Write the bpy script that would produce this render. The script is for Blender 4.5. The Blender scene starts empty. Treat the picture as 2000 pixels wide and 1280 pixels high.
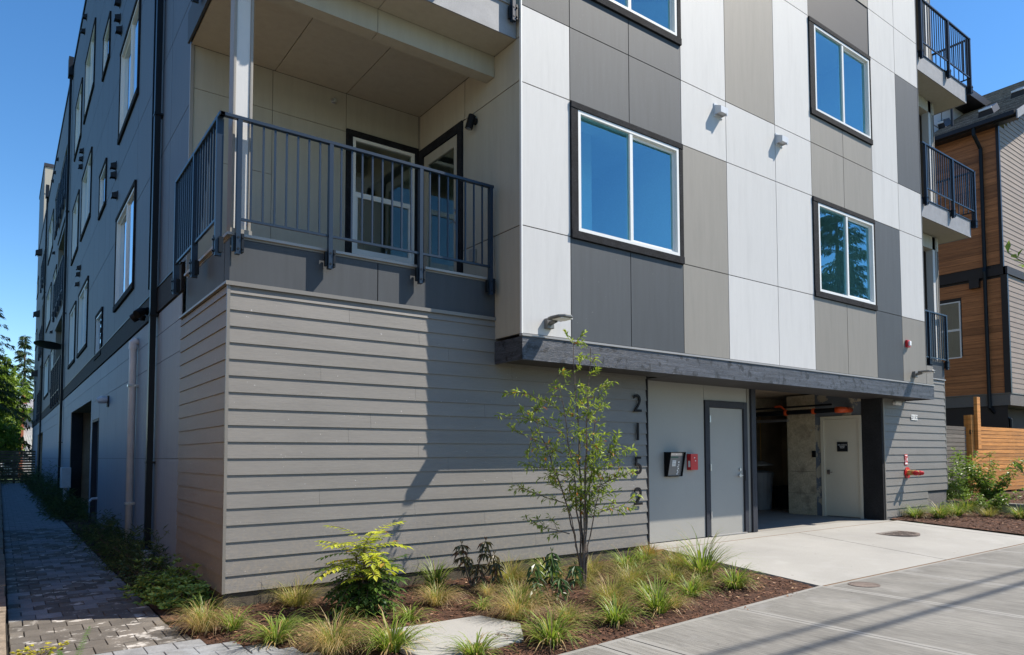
import bpy, math, random
from mathutils import Vector, Matrix, noise as mnoise
random.seed(7)
R = math.radians
C = bpy.context.scene.collection
sc = bpy.context.scene

# ---------------------------------------------------------------- camera, sky, sun, exposure
cam_d = bpy.data.cameras.new('camera'); cam = bpy.data.objects.new('camera', cam_d); C.objects.link(cam)
yaw, pit, rol = R(52.0741862), R(2.87368192), R(-0.27028239)
fwd = Vector((math.cos(yaw)*math.cos(pit), math.sin(yaw)*math.cos(pit), math.sin(pit)))
ri = Vector((math.sin(yaw), -math.cos(yaw), 0)); up = ri.cross(fwd)
Rx = math.cos(rol)*ri + math.sin(rol)*up; Ux = -math.sin(rol)*ri + math.cos(rol)*up
M = Matrix((Rx, Ux, -fwd)).transposed().to_4x4(); M.translation = Vector((-1.69502, -7.21411, 1.28487))
cam.matrix_world = M
cam_d.sensor_width = 36; cam_d.lens = 1381.851/2000*36
cam_d.shift_x = (1000-1077.046)/2000; cam_d.shift_y = (820.658-640)/2000
cam_d.clip_start = 0.05; cam_d.clip_end = 3000
sc.camera = cam
world = bpy.data.worlds.new('World'); sc.world = world; world.use_nodes = True
wn = world.node_tree.nodes; wl = world.node_tree.links
sky = wn.new('ShaderNodeTexSky'); sky.sky_type = 'NISHITA'; sky.sun_disc = False
sun_dir = Vector((1.58, -1.0, 2.2)).normalized()
sky.sun_elevation = math.asin(sun_dir.z); sky.sun_rotation = math.atan2(sun_dir.x, sun_dir.y)
sky.altitude = 300; sky.air_density = 1.0; sky.dust_density = 0.15; sky.ozone_density = 3.2
hs = wn.new('ShaderNodeHueSaturation'); hs.inputs['Saturation'].default_value = 1.24; wl.new(sky.outputs[0], hs.inputs['Color']); wl.new(hs.outputs[0], wn['Background'].inputs[0]); wn['Background'].inputs[1].default_value = 0.125
sd = bpy.data.lights.new('sun', 'SUN'); sd.energy = 5.0; sd.angle = R(0.5); sd.color = (1.0, 0.918, 0.80)
so = bpy.data.objects.new('sun', sd); C.objects.link(so); so.rotation_euler = sun_dir.to_track_quat('Z', 'Y').to_euler()
sc.view_settings.view_transform = 'Standard'; sc.view_settings.look = 'None'
sc.view_settings.exposure = 0.70; sc.view_settings.gamma = 1; sc.view_settings.use_curve_mapping = False
sc.render.engine = 'CYCLES'
sc.cycles.max_bounces = 8; sc.cycles.transparent_max_bounces = 12; sc.cycles.use_denoising = True

# ---------------------------------------------------------------- materials
def new_mat(name):
    m = bpy.data.materials.new(name); m.use_nodes = True
    return m, m.node_tree.nodes, m.node_tree.links, m.node_tree.nodes['Principled BSDF']
def ramp(N, L, src, a, b, p0=0.0, p1=1.0):
    r = N.new('ShaderNodeValToRGB'); r.color_ramp.elements[0].position = p0; r.color_ramp.elements[1].position = p1
    r.color_ramp.elements[0].color = (*a, 1); r.color_ramp.elements[1].color = (*b, 1); L.new(src, r.inputs[0]); return r.outputs[0]
WORLD = False
def tex(N, L, scale, st=(1, 1, 1), detail=4, rough=.55, vec=None):
    tc = N.new('ShaderNodeNewGeometry') if WORLD else N.new('ShaderNodeTexCoord'); vec = 'Position' if WORLD else vec; mp = N.new('ShaderNodeMapping'); mp.inputs['Scale'].default_value = st
    L.new(tc.outputs[vec or 'Object'], mp.inputs[0]); t = N.new('ShaderNodeTexNoise')
    t.inputs['Scale'].default_value = scale; t.inputs['Detail'].default_value = detail; t.inputs['Roughness'].default_value = rough
    L.new(mp.outputs[0], t.inputs[0]); return t.outputs['Fac']
def mixc(N, L, fac, a, b, mode='MIX'):
    x = N.new('ShaderNodeMix'); x.data_type = 'RGBA'; x.blend_type = mode
    for s, v in ((x.inputs[0], fac), (x.inputs[6], a), (x.inputs[7], b)):
        if isinstance(v, (int, float)): s.default_value = v
        elif isinstance(v, tuple): s.default_value = (*v, 1)
        else: L.new(v, s)
    return x.outputs[2]
def mat(name, col, rough=.6, var=.08, scale=2.0, st=(1, 1, 1), fine=.05, fscale=60, fst=(1, 1, 1), bump=.1, bscale=120, bst=(1, 1, 1),
        spec=.4, metal=0, orand=0.0, spot=None, blotch=None, stain=None, splash=None):
    """base colour, broad variation, fine grain, relief; spot = (colour, scale, threshold) small marks; blotch = (colour, scale, lo, hi)"""
    m, N, L, P = new_mat(name)
    lo = tuple(c*(1-var) for c in col); hi = tuple(min(1, c*(1+var)) for c in col)
    c = ramp(N, L, tex(N, L, scale, st), lo, hi, .3, .7)
    if fine:
        f = ramp(N, L, tex(N, L, fscale, fst, 3, .7), (1-fine*2,)*3, (1+fine*2,)*3, .25, .75)
        c = mixc(N, L, 1.0, c, f, 'MULTIPLY')
    if blotch:
        bc, bs, l0, h0 = blotch
        f = ramp(N, L, tex(N, L, bs, (1, 1, 1), 6, .65), (0, 0, 0), (1, 1, 1), l0, h0); c = mixc(N, L, f, c, bc)
    if spot:
        pc, ps, th = spot
        f = ramp(N, L, tex(N, L, ps, (1, 1, 1), 2, .5), (0, 0, 0), (1, 1, 1), th, th+.03); c = mixc(N, L, f, c, pc)
    if stain:
        k_, ss, sst, l0, h0 = stain
        f = ramp(N, L, tex(N, L, ss, sst, 6, .6), (1, 1, 1), (k_,)*3, l0, h0); c = mixc(N, L, 1.0, c, f, 'MULTIPLY')
    if splash:
        sc_, hh_ = splash
        tc = N.new('ShaderNodeTexCoord'); sx = N.new('ShaderNodeSeparateXYZ'); L.new(tc.outputs['Object'], sx.inputs[0])
        mr = N.new('ShaderNodeMapRange'); mr.inputs[1].default_value = hh_; mr.inputs[2].default_value = -.1; mr.inputs[3].default_value = 0; mr.inputs[4].default_value = .9; L.new(sx.outputs[2], mr.inputs[0])
        f = mixc(N, L, 1.0, mr.outputs[0], ramp(N, L, tex(N, L, 26, (1, 1, 1), 4, .7), (0, 0, 0), (1, 1, 1), .46, .66), 'MULTIPLY'); c = mixc(N, L, f, c, sc_)
    if orand:
        oi = N.new('ShaderNodeObjectInfo'); f = ramp(N, L, oi.outputs['Random'], (1-orand,)*3, (1+orand,)*3)
        c = mixc(N, L, 1.0, c, f, 'MULTIPLY')
    L.new(c, P.inputs['Base Color']); P.inputs['Roughness'].default_value = rough
    P.inputs['Specular IOR Level'].default_value = spec; P.inputs['Metallic'].default_value = metal
    if bump:
        b = N.new('ShaderNodeBump'); b.inputs['Strength'].default_value = bump; b.inputs['Distance'].default_value = .01
        L.new(tex(N, L, bscale, bst, 5, .7), b.inputs['Height']); L.new(b.outputs[0], P.inputs['Normal'])
    return m
VS = (7, 7, .6)      # vertical streaks
pk = dict(st=VS, fst=(3, 3, .35), fscale=22, fine=.014, bump=.08, bscale=160, rough=.62, stain=(.93, 2.6, (2.5, 2.5, .3), .50, .72))
m_white = mat('fibre_cement_white', (.490, .487, .480), var=.02, **pk, orand=.03)
m_taupe = mat('fibre_cement_taupe', (.215, .202, .178), var=.04, **pk, orand=.05)
m_dark = mat('fibre_cement_charcoal', (.050, .058, .066), var=.08, **pk, orand=.07, spot=((.2, .2, .2), 55, .74))
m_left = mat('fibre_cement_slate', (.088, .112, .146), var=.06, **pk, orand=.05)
m_low = mat('fibre_cement_shade_blue', (.20, .24, .30), var=.06, **pk, orand=.04)  # taupe panels, with the blue of their shade put into the colour
m_bal = mat('fibre_cement_beige', (.355, .332, .272), var=.04, **pk, orand=.03)
m_band = mat('balcony_band_charcoal', (.043, .049, .056), var=.1, **pk)
m_bandg = mat('balcony_band_grey', (.24, .245, .26), var=.12, scale=6, fine=.05, bump=.1)
m_siding = mat('lap_siding_taupe', (.182, .171, .156), var=.06, scale=1.5, st=(.5, .5, 6), fine=.05, fscale=30, fst=(.3, .3, 6), bump=.25, bscale=40, bst=(.15, 1, 5), rough=.55, orand=.04,
               spot=((.36, .35, .34), 30, .74), stain=(.90, .8, (1, 1, 1.5), .45, .7), splash=((.24, .21, .17), .85))
m_found = mat('foundation_olive_brown', (.075, .062, .045), var=.3, scale=4, fine=.2, rough=.95)  # dark olive-brown base colour
m_core = mat('shadow_gap_sheathing', (.03, .03, .032), var=.1, bump=0)
m_trimw = mat('vinyl_white', (.70, .70, .68), var=.02, fine=.01, bump=.02, rough=.35)
m_trimt = mat('corner_trim_beige', (.24, .225, .20), var=.03, fine=.02, bump=.03, rough=.5)
m_trimb = mat('rough_black_trim', (.012, .013, .016), var=.4, scale=9, fine=.3, fscale=45, bump=.8, bscale=90, rough=.85, spec=.2, blotch=((.12, .12, .12), 14, .66, .8))
m_band2 = mat('rough_black_belly_band', (.016, .017, .021), var=.3, scale=9, fine=.2, fscale=45, bump=.7, bscale=80, rough=.8)
m_beam = mat('stained_timber_beam', (.050, .055, .068), var=.5, scale=3, st=(.5, 1, 10), fine=.3, fscale=24, fst=(.5, 1, 6), bump=.6, bscale=22, bst=(.5, 1, 8), rough=.5, spec=.5, blotch=((.010, .011, .014), 8, .55, .62))
m_soffit = mat('soffit_dark', (.045, .042, .042), var=.1, bump=.2, bscale=60)
m_metal = mat('railing_blue_black_metal', (.012, .024, .044), var=.1, fine=.02, bump=.03, rough=.34, spec=.35)
m_flash = mat('flashing_metal', (.27, .265, .26), var=.05, fine=.03, bump=.05, rough=.4, spec=.5)
m_flasht = mat('flashing_taupe', (.17, .158, .14), var=.05, fine=.03, bump=.05, rough=.4, spec=.5)
m_galv = mat('brushed_steel', (.5, .5, .52), var=.08, fine=.06, rough=.3, metal=.9, bump=.03)
m_pipe = mat('downspout_black', (.006, .008, .011), var=.15, fine=.05, bump=.03, rough=.4, spec=.25)
m_pvc = mat('pvc_white', (.55, .57, .6), var=.08, scale=5, fine=.03, bump=.03, rough=.4)
m_door = mat('steel_door_grey', (.30, .29, .265), var=.03, fine=.02, bump=.06, bscale=200, rough=.5)
m_doorb = mat('steel_door_cream', (.58, .53, .42), var=.04, fine=.02, bump=.05, rough=.45)
m_frame = mat('door_frame_charcoal', (.030, .032, .04), var=.2, fine=.1, bump=.3, rough=.6, spec=.25)
m_black = mat('black_plastic', (.006, .006, .007), var=.1, bump=.02, rough=.6, spec=.2)
m_red = mat('red_enamel', (.50, .012, .018), var=.1, bump=.03, rough=.35)
m_orange = mat('orange_coupling', (.62, .085, .02), var=.15, bump=.05, rough=.4)
m_brass = mat('brass', (.55, .36, .14), var=.15, rough=.35, metal=.85, bump=.05)
m_blackstucco = mat('black_stucco', (.018, .018, .019), var=.3, fine=.5, fscale=90, bump=1.0, bscale=130, rough=.9)
m_conc = mat('concrete_drive', (.325, .316, .292), var=.07, scale=1.2, fine=.06, fscale=90, bump=.12, bscale=220, rough=.85, blotch=((.36, .35, .33), 2.2, .52, .75), spot=((.12, .10, .08), 13, .75), stain=(.74, .6, (1, 1, 1), .46, .72))
m_walk = mat('concrete_broomed', (.190, .183, .166), var=.18, scale=1.1, st=(1, 1, 1), fine=.24, fscale=12, fst=(9, .35, 1), bump=.5, bscale=26, bst=(8, .3, 1), rough=.9, orand=.05, blotch=((.26, .255, .245), 2.6, .58, .80), spot=((.06, .05, .05), 12, .76), stain=(.76, .7, (2.2, .5, 1), .45, .72))
m_walkb = mat('concrete_tooled_edge', (.245, .238, .22), var=.08, scale=3, fine=.05, bump=.1, rough=.8)
m_wallc = mat('concrete_wall_stained', (.48, .40, .28), var=.2, scale=3, fine=.15, fscale=30, bump=.5, bscale=25, rough=.9, blotch=((.27, .225, .16), 3.0, .50, .66), spot=((.4, .38, .33), 9, .72))
m_floor = mat('garage_floor', (.26, .245, .22), var=.1, fine=.06, bump=.1, rough=.8)
m_gdark = mat('garage_dark_concrete', (.34, .26, .18), var=.25, scale=2, fine=.15, bump=.3, rough=.9)
m_mulch0 = mat('mulch_soil', (.065, .030, .017), var=.4, scale=12, fine=.4, fscale=60, bump=1.0, bscale=60, rough=1)
WORLD = True
m_paver = mat('paver', (.125, .112, .096), var=.2, scale=5, fine=.12, fscale=60, bump=.4, bscale=90, rough=.85, orand=.22, blotch=((.42, .40, .37), 6.5, .56, .62))
m_pavers = mat('paver_shade_blue_grey', (.19, .195, .20), var=.2, scale=5, fine=.12, fscale=60, bump=.4, bscale=90, rough=.85, orand=.25, blotch=((.24, .255, .27), 2.2, .60, .68))  # bluish paver copy: the shade over the path put into the colour
WORLD = False
m_joint = mat('joint_sand', (.022, .020, .018), var=.3, bump=.3, rough=1)
m_kerb = mat('kerb_mossy', (.23, .19, .145), var=.25, scale=8, fine=.2, bump=.8, bscale=30, rough=.95)
m_asph = mat('asphalt', (.05, .05, .052), var=.1, fine=.2, bump=.4, rough=.9)
m_grassg = mat('lawn', (.05, .085, .025), var=.3, fine=.3, bump=.5, rough=.9)
m_iron = mat('rusty_iron', (.15, .118, .10), var=.3, scale=9, fine=.2, bump=.4, rough=.8)
m_expj = mat('expansion_joint_wood', (.17, .095, .04), var=.2, fine=.2, rough=.9)
m_cedar = mat('cedar_board', (.47, .20, .05), var=.3, scale=2, st=(.4, .4, 9), fine=.15, fscale=14, fst=(.4, .4, 9), bump=.3, bscale=20, bst=(.3, .3, 8), rough=.7, orand=.25, spot=((.07, .035, .015), 4, .74))
m_cedarg = mat('weathered_board', (.12, .105, .088), var=.25, scale=2, st=(.4, .4, 9), fine=.2, fscale=14, fst=(.4, .4, 9), bump=.4, bscale=20, bst=(.3, .3, 8), rough=.85, orand=.3)
m_wood = mat('brown_wood_cladding', (.34, .138, .052), var=.3, scale=1.4, st=(.5, .5, 14), fine=.2, fscale=9, fst=(.4, .4, 14), bump=.2, bscale=12, bst=(.4, .4, 10), rough=.55, orand=.22)
m_nsid = mat('neighbour_lap_siding', (.26, .205, .165), var=.06, scale=2, fine=.04, rough=.6, orand=.05)
m_nstuc = mat('neighbour_stucco', (.145, .135, .125), var=.08, fine=.15, bump=.5, rough=.9)
m_ndark = mat('neighbour_dark_trim', (.016, .017, .021), var=.1, rough=.4)
m_nwhite = mat('neighbour_white_panel', (.52, .53, .55), var=.05, rough=.6)
m_shing = mat('asphalt_shingle', (.19, .16, .128), var=.35, scale=5, fine=.35, fscale=40, bump=.6, bscale=60, rough=.95, orand=.35)
m_roofg = mat('grey_roof', (.20, .20, .21), var=.2, fine=.2, rough=.9, orand=.2)
m_brick = mat('brick_red', (.30, .10, .055), var=.25, scale=9, fine=.2, rough=.9, orand=.3)
m_bark = mat('bark', (.09, .072, .055), var=.3, scale=12, st=(1, 1, .3), fine=.2, bump=.8, bscale=50, rough=.9)
m_barkr = mat('bark_sapling', (.115, .085, .065), var=.3, scale=20, st=(1, 1, .3), fine=.2, bump=.5, bscale=60, rough=.7)
m_room = mat('room_paint', (.78, .78, .75), var=.03, bump=0)
m_blind = mat('room_blind', (.55, .53, .47), var=.05, bump=0)
m_sign = mat('sign_black', (.012, .013, .016), bump=0, rough=.3)
m_signw = mat('sign_white', (.75, .75, .73), var=.03, bump=0, rough=.4)

def leaf_mat(name, a, b, dead=None, trans=.35, rough=.42):
    """two greens mixed leaf by leaf (random per island), thin and translucent"""
    m, N, L, P = new_mat(name)
    g = N.new('ShaderNodeNewGeometry')
    c = ramp(N, L, g.outputs['Random Per Island'], a, b)
    if dead:
        f = ramp(N, L, g.outputs['Random Per Island'], (0, 0, 0), (1, 1, 1), dead[1], dead[1]+.01)
        c = mixc(N, L, f, c, dead[0])
    c = mixc(N, L, 1.0, c, ramp(N, L, tex(N, L, 9), (.75, .75, .75), (1.2, 1.2, 1.2), .3, .7), 'MULTIPLY')
    L.new(c, P.inputs['Base Color']); P.inputs['Roughness'].default_value = rough; P.inputs['Specular IOR Level'].default_value = .35
    t = N.new('ShaderNodeBsdfTranslucent'); L.new(mixc(N, L, 1.0, c, (1.35, 1.45, .7), 'MULTIPLY'), t.inputs[0])
    mx = N.new('ShaderNodeMixShader'); mx.inputs[0].default_value = trans
    L.new(P.outputs[0], mx.inputs[1]); L.new(t.outputs[0], mx.inputs[2]); L.new(mx.outputs[0], N['Material Output'].inputs[0])
    return m
l_sap = leaf_mat('leaf_sapling', (.15, .22, .035), (.36, .42, .08), ((.45, .16, .03), .965))
l_grass = leaf_mat('blade_green', (.11, .18, .026), (.27, .33, .07), ((.36, .27, .12), .86))
l_tan = leaf_mat('blade_tan', (.42, .29, .13), (.56, .43, .23), ((.16, .19, .05), .80))
l_olive = leaf_mat('blade_olive', (.17, .20, .045), (.38, .34, .13), ((.38, .28, .13), .7))
l_ginger = leaf_mat('blade_ginger', (.38, .19, .055), (.50, .29, .10))
l_mah = leaf_mat('leaf_mahonia_yellow', (.30, .36, .03), (.50, .50, .06), ((.40, .20, .05), .97))
l_mahd = leaf_mat('leaf_mahonia_dark', (.03, .070, .018), (.09, .15, .03), None, .2, .3)
l_rho = leaf_mat('leaf_rhododendron', (.03, .07, .02), (.075, .13, .035), None, .15, .35)
l_rhob = leaf_mat('leaf_bronze', (.10, .075, .035), (.12, .12, .045), ((.16, .075, .035), .8), .15, .4)
l_hedge = leaf_mat('leaf_hedge', (.09, .16, .035), (.33, .44, .10), None, .2, .35)
l_hedged = leaf_mat('leaf_hedge_dark', (.04, .07, .028), (.12, .17, .06), None, .15, .4)
l_conif = leaf_mat('needle_conifer', (.018, .042, .014), (.05, .09, .025), None, .15, .5)
l_decid = leaf_mat('leaf_bright_tree', (.09, .15, .02), (.20, .29, .05), None, .35)
l_fern = leaf_mat('leaf_fern', (.07, .15, .03), (.12, .20, .05))
l_yel = leaf_mat('leaf_yellow', (.38, .33, .03), (.50, .45, .06), ((.12, .18, .03), .8))
l_lime = leaf_mat('leaf_lime', (.10, .17, .03), (.22, .30, .07))
chip_m = leaf_mat('mulch_chip', (.055, .026, .014), (.19, .088, .048), ((.36, .22, .14), .94), 0, .9)
litter_m = leaf_mat('fallen_leaf', (.42, .24, .13), (.60, .42, .28), None, .2, .7)

def glass_mat(name, tint=(.46, .80, .86), refl=.31, rtint=(.40, .74, .90)):
    m, N, L, P = new_mat(name); N.remove(P)
    tr = N.new('ShaderNodeBsdfTransparent'); tr.inputs[0].default_value = (*tint, 1)
    gl = N.new('ShaderNodeBsdfGlossy'); gl.inputs['Roughness'].default_value = .0; gl.inputs[0].default_value = (*rtint, 1)
    fr = N.new('ShaderNodeLayerWeight'); fr.inputs[0].default_value = .35
    mr = N.new('ShaderNodeMapRange'); mr.inputs[3].default_value = refl*.7; mr.inputs[4].default_value = min(1, refl*1.9); L.new(fr.outputs['Facing'], mr.inputs[0])
    nz = N.new('ShaderNodeBump'); nz.inputs['Strength'].default_value = .02; nz.inputs['Distance'].default_value = .01
    L.new(tex(N, L, 1.3, (1, 1, 1), 1), nz.inputs['Height']); L.new(nz.outputs[0], gl.inputs['Normal'])
    mx = N.new('ShaderNodeMixShader'); L.new(mr.outputs[0], mx.inputs[0]); L.new(tr.outputs[0], mx.inputs[1]); L.new(gl.outputs[0], mx.inputs[2])
    L.new(mx.outputs[0], N['Material Output'].inputs[0]); return m
m_glass = glass_mat('window_glass')
m_glassl = glass_mat('window_glass_pale', (.45, .55, .6), .80, (.86, .94, 1.0))
m_glassd = glass_mat('door_glass', (.45, .55, .5), .30, (.8, .9, .9))

# ---------------------------------------------------------------- mesh building
class MB:
    def __init__(s): s.v = []; s.f = []; s.mi = []; s.cur = 0
    def quad(s, a, b, c, d):
        n = len(s.v); s.v += [tuple(a), tuple(b), tuple(c), tuple(d)]; s.f.append((n, n+1, n+2, n+3)); s.mi.append(s.cur)
    def tri(s, a, b, c):
        n = len(s.v); s.v += [tuple(a), tuple(b), tuple(c)]; s.f.append((n, n+1, n+2)); s.mi.append(s.cur)
    def box(s, x0, x1, y0, y1, z0, z1):
        if x0 > x1: x0, x1 = x1, x0
        if y0 > y1: y0, y1 = y1, y0
        if z0 > z1: z0, z1 = z1, z0
        n = len(s.v)
        s.v += [(x0,y0,z0),(x1,y0,z0),(x1,y1,z0),(x0,y1,z0),(x0,y0,z1),(x1,y0,z1),(x1,y1,z1),(x0,y1,z1)]
        for f in ((0,3,2,1),(4,5,6,7),(0,1,5,4),(1,2,6,5),(2,3,7,6),(3,0,4,7)):
            s.f.append(tuple(n+i for i in f)); s.mi.append(s.cur)
        return s
    def prism(s, poly, axis, a, b):
        """poly: list of 2D points in the plane normal to axis"""
        def P(p, t):
            return (t, p[0], p[1]) if axis == 'x' else ((p[0], t, p[1]) if axis == 'y' else (p[0], p[1], t))
        n = len(s.v); k = len(poly); s.v += [P(p, a) for p in poly] + [P(p, b) for p in poly]
        s.f.append(tuple(range(n, n+k))); s.f.append(tuple(range(n+2*k-1, n+k-1, -1))); s.mi += [s.cur]*2
        for i in range(k):
            j = (i+1) % k; s.f.append((n+i, n+k+i, n+k+j, n+j)); s.mi.append(s.cur)
        return s
    def tube(s, pts, rad, n=8, cap=True):
        pts = [Vector(p) for p in pts]
        if not isinstance(rad, (list, tuple)): rad = [rad]*len(pts)
        base = len(s.v); a = None
        for i, p in enumerate(pts):
            d = (pts[min(i+1, len(pts)-1)]-pts[max(i-1, 0)]).normalized()
            if a is None: a = d.orthogonal().normalized()
            a = (a-d*a.dot(d)).normalized(); b = d.cross(a)
            for k in range(n):
                t = 2*math.pi*k/n; q = p+(a*math.cos(t)+b*math.sin(t))*rad[i]; s.v.append(tuple(q))
        for i in range(len(pts)-1):
            for k in range(n):
                j = (k+1) % n; s.f.append((base+i*n+k, base+i*n+j, base+(i+1)*n+j, base+(i+1)*n+k)); s.mi.append(s.cur)
        if cap:
            s.f.append(tuple(base+k for k in range(n-1, -1, -1))); e = base+(len(pts)-1)*n; s.f.append(tuple(e+k for k in range(n))); s.mi += [s.cur]*2
        return s
    def mesh(s, name, mats, smooth=False):
        me = bpy.data.meshes.new(name); me.from_pydata(s.v, [], s.f)
        for m in (mats if isinstance(mats, (list, tuple)) else [mats]): me.materials.append(m)
        if any(s.mi): me.polygons.foreach_set('material_index', s.mi)
        if smooth: me.polygons.foreach_set('use_smooth', [True]*len(s.f))
        me.update(); return me
def wloc(o):
    p = Vector(o.location)
    while o.parent: o = o.parent; p += o.location
    return p
def put(name, me, parent=None, loc=None, kind=None):
    o = bpy.data.objects.new(name, me); C.objects.link(o)
    if parent is not None:
        o.parent = parent; o.location = Vector(loc if loc is not None else (0, 0, 0))-wloc(parent)
    elif loc is not None: o.location = loc
    if kind: o['kind'] = kind
    return o
def obj(name, mb, mats, parent=None, kind=None, smooth=False, loc=None):
    """mesh in world coordinates (loc None) under parent"""
    return put(name, mb.mesh(name, mats, smooth), parent, loc, kind)
def boxo(name, b, m, parent=None, bev=0, kind=None):
    o = obj(name, MB().box(*b), m, parent, kind)
    if bev:
        md = o.modifiers.new('bevel', 'BEVEL'); md.width = bev; md.segments = 2
    return o
def thing(name, label, cat, loc=(0, 0, 0), group=None):
    o = bpy.data.objects.new(name, None); C.objects.link(o); o.location = loc; o.empty_display_size = .1
    return tag(o, label, cat, group)
def tag(o, label, cat, group=None):
    o['label'] = label; o['category'] = cat
    if group: o['group'] = group
    return o
def text_mesh(s, size, depth=.002, align='CENTER', spacing=1.0, bold=.004):
    c = bpy.data.curves.new('t', 'FONT'); c.body = s; c.size = size; c.extrude = depth; c.align_x = align; c.align_y = 'CENTER'; c.space_line = spacing; c.offset = size*bold
    o = bpy.data.objects.new('t', c); C.objects.link(o); bpy.context.view_layer.update()
    me = bpy.data.meshes.new_from_object(o.evaluated_get(bpy.context.evaluated_depsgraph_get()))
    bpy.data.objects.remove(o); bpy.data.curves.remove(c); return me
def on_front(me, x, y, z):     # stand lettering up on a wall that faces -Y
    me.transform(Matrix.Translation((x, y, z)) @ Matrix.Rotation(R(90), 4, 'X')); return me
def on_left(me, x, y, z):      # stand lettering up on a wall that faces -X
    me.transform(Matrix.Translation((x, y, z)) @ Matrix.Rotation(R(-90), 4, 'Z') @ Matrix.Rotation(R(90), 4, 'X')); return me
# ---------------------------------------------------------------- the apartment building
class Wall:
    """u runs along the wall, v up, w outward. 'F' faces -Y at Y=p, 'L' faces -X at X=p"""
    def __init__(s, k, p): s.k = k; s.p = p
    def pt(s, u, v, w=0): return (u, s.p-w, v) if s.k == 'F' else (s.p-w, u, v)
    def bx(s, mb, u0, u1, v0, v1, w0, w1):
        a = s.pt(u0, v0, w0); b = s.pt(u1, v1, w1); mb.box(a[0], b[0], a[1], b[1], a[2], b[2]); return mb
    def part(s, name, u0, u1, v0, v1, w0, w1, m, parent, bev=0, kind=None):
        o = obj(name, s.bx(MB(), u0, u1, v0, v1, w0, w1), m, parent, kind)
        if bev:
            md = o.modifiers.new('bevel', 'BEVEL'); md.width = bev; md.segments = 1
        return o
def holes_grid(us, vs, holes):
    for i in range(len(us)-1):
        for j in range(len(vs)-1):
            a, b, c, d = us[i], us[i+1], vs[j], vs[j+1]; mu, mv = (a+b)/2, (c+d)/2
            if any(h[0] < mu < h[1] and h[2] < mv < h[3] for h in holes): continue
            yield a, b, c, d
def core(W, u0, u1, v0, v1, holes, m, parent, w=-.012, name='wall_sheathing'):
    us = sorted({u0, u1} | {x for h in holes for x in h[:2] if u0 < x < u1}); vs = sorted({v0, v1} | {x for h in holes for x in h[2:] if v0 < x < v1})
    mb = MB()
    for a, b, c, d in holes_grid(us, vs, holes): mb.quad(W.pt(a, c, w), W.pt(b, c, w), W.pt(b, d, w), W.pt(a, d, w))
    return obj(name, mb, m, parent)
G = .006
def panel(W, a, b, c, d, m, parent, g=G): return W.part('wall_panel', a+g, b-g, c+g, d-g, -.010, 0, m, parent)
def window(W, tr, fr, parent, glass=m_glass, split=.5, room=True, deep=2.6, slider=True, trimw=.022):
    """tr = outer rectangle of the black trim, fr = outer rectangle of the white frame"""
    u0, u1, v0, v1 = fr; f = .042
    mb = MB()
    for b in ((u0, u0+f, v0, v1), (u1-f, u1, v0, v1), (u0+f, u1-f, v0, v0+f), (u0+f, u1-f, v1-f, v1)): W.bx(mb, *b, -.07, .016)
    um = u0+(u1-u0)*split
    if slider: W.bx(mb, um-.026, um+.026, v0+f, v1-f, -.06, .010)
    w = obj('window', mb, m_trimw, parent)
    if tr:
        t0, t1, s0, s1 = tr; e = .004
        for b in ((t0, t1, s1, None), ):
            W.part('trim_board', t0, t1, v1+e, s1, -.009, trimw+.006, m_trimb, w, .004)
            W.part('trim_board', t0, t1, s0, v0-e, -.009, trimw+.010, m_trimb, w, .004)
            W.part('trim_board', t0, u0-e, v0-e, v1+e, -.009, trimw, m_trimb, w, .004)
            W.part('trim_board', u1+e, t1, v0-e, v1+e, -.009, trimw, m_trimb, w, .004)
    def pane(a, b, c, d, ww):
        obj('pane', (lambda q: (q.quad(W.pt(a, c, ww), W.pt(b, c, ww), W.pt(b, d, ww), W.pt(a, d, ww)), q)[1])(MB()), glass, w)
    if slider:
        pane(u0+f, um-.026, v0+f, v1-f, -.02)
        mb = MB(); s0, s1, g = um+.026, u1-f, .038
        for b in ((s0, s0+g, v0+f, v1-f), (s1-g, s1, v0+f, v1-f), (s0+g, s1-g, v0+f, v0+f+g), (s0+g, s1-g, v1-f-g, v1-f)): W.bx(mb, *b, -.062, -.032)
        obj('sash', mb, m_trimw, w); pane(s0+g, s1-g, v0+f+g, v1-f-g, -.047)
    else: pane(u0+f, u1-f, v0+f, v1-f, -.02)
    if room:
        mb = MB(); e = .35; a, b, c, d, D = u0-e, u1+e, v0-.7, v1+.35, -deep; P = W.pt; q = mb.quad; s = -.16
        q(P(a, c, D), P(b, c, D), P(b, d, D), P(a, d, D)); q(P(a, c, s), P(a, c, D), P(a, d, D), P(a, d, s)); q(P(b, c, s), P(b, c, D), P(b, d, D), P(b, d, s))
        q(P(a, c, s), P(b, c, s), P(b, c, D), P(a, c, D)); q(P(a, d, s), P(b, d, s), P(b, d, D), P(a, d, D))
        for (x0, x1, y0, y1) in ((a, u0, c, d), (u1, b, c, d), (u0, u1, c, v0), (u0, u1, v1, d)): q(P(x0, y0, s), P(x1, y0, s), P(x1, y1, s), P(x0, y1, s))
        h = -.07; q(P(u0, v0, h), P(u0, v0, s), P(u0, v1, s), P(u0, v1, h)); q(P(u1, v0, h), P(u1, v0, s), P(u1, v1, s), P(u1, v1, h))
        q(P(u0, v0, h), P(u1, v0, h), P(u1, v0, s), P(u0, v0, s)); q(P(u0, v1, h), P(u1, v1, h), P(u1, v1, s), P(u0, v1, s))
        obj('room_lining', mb, m_room, w)
    return w
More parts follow.
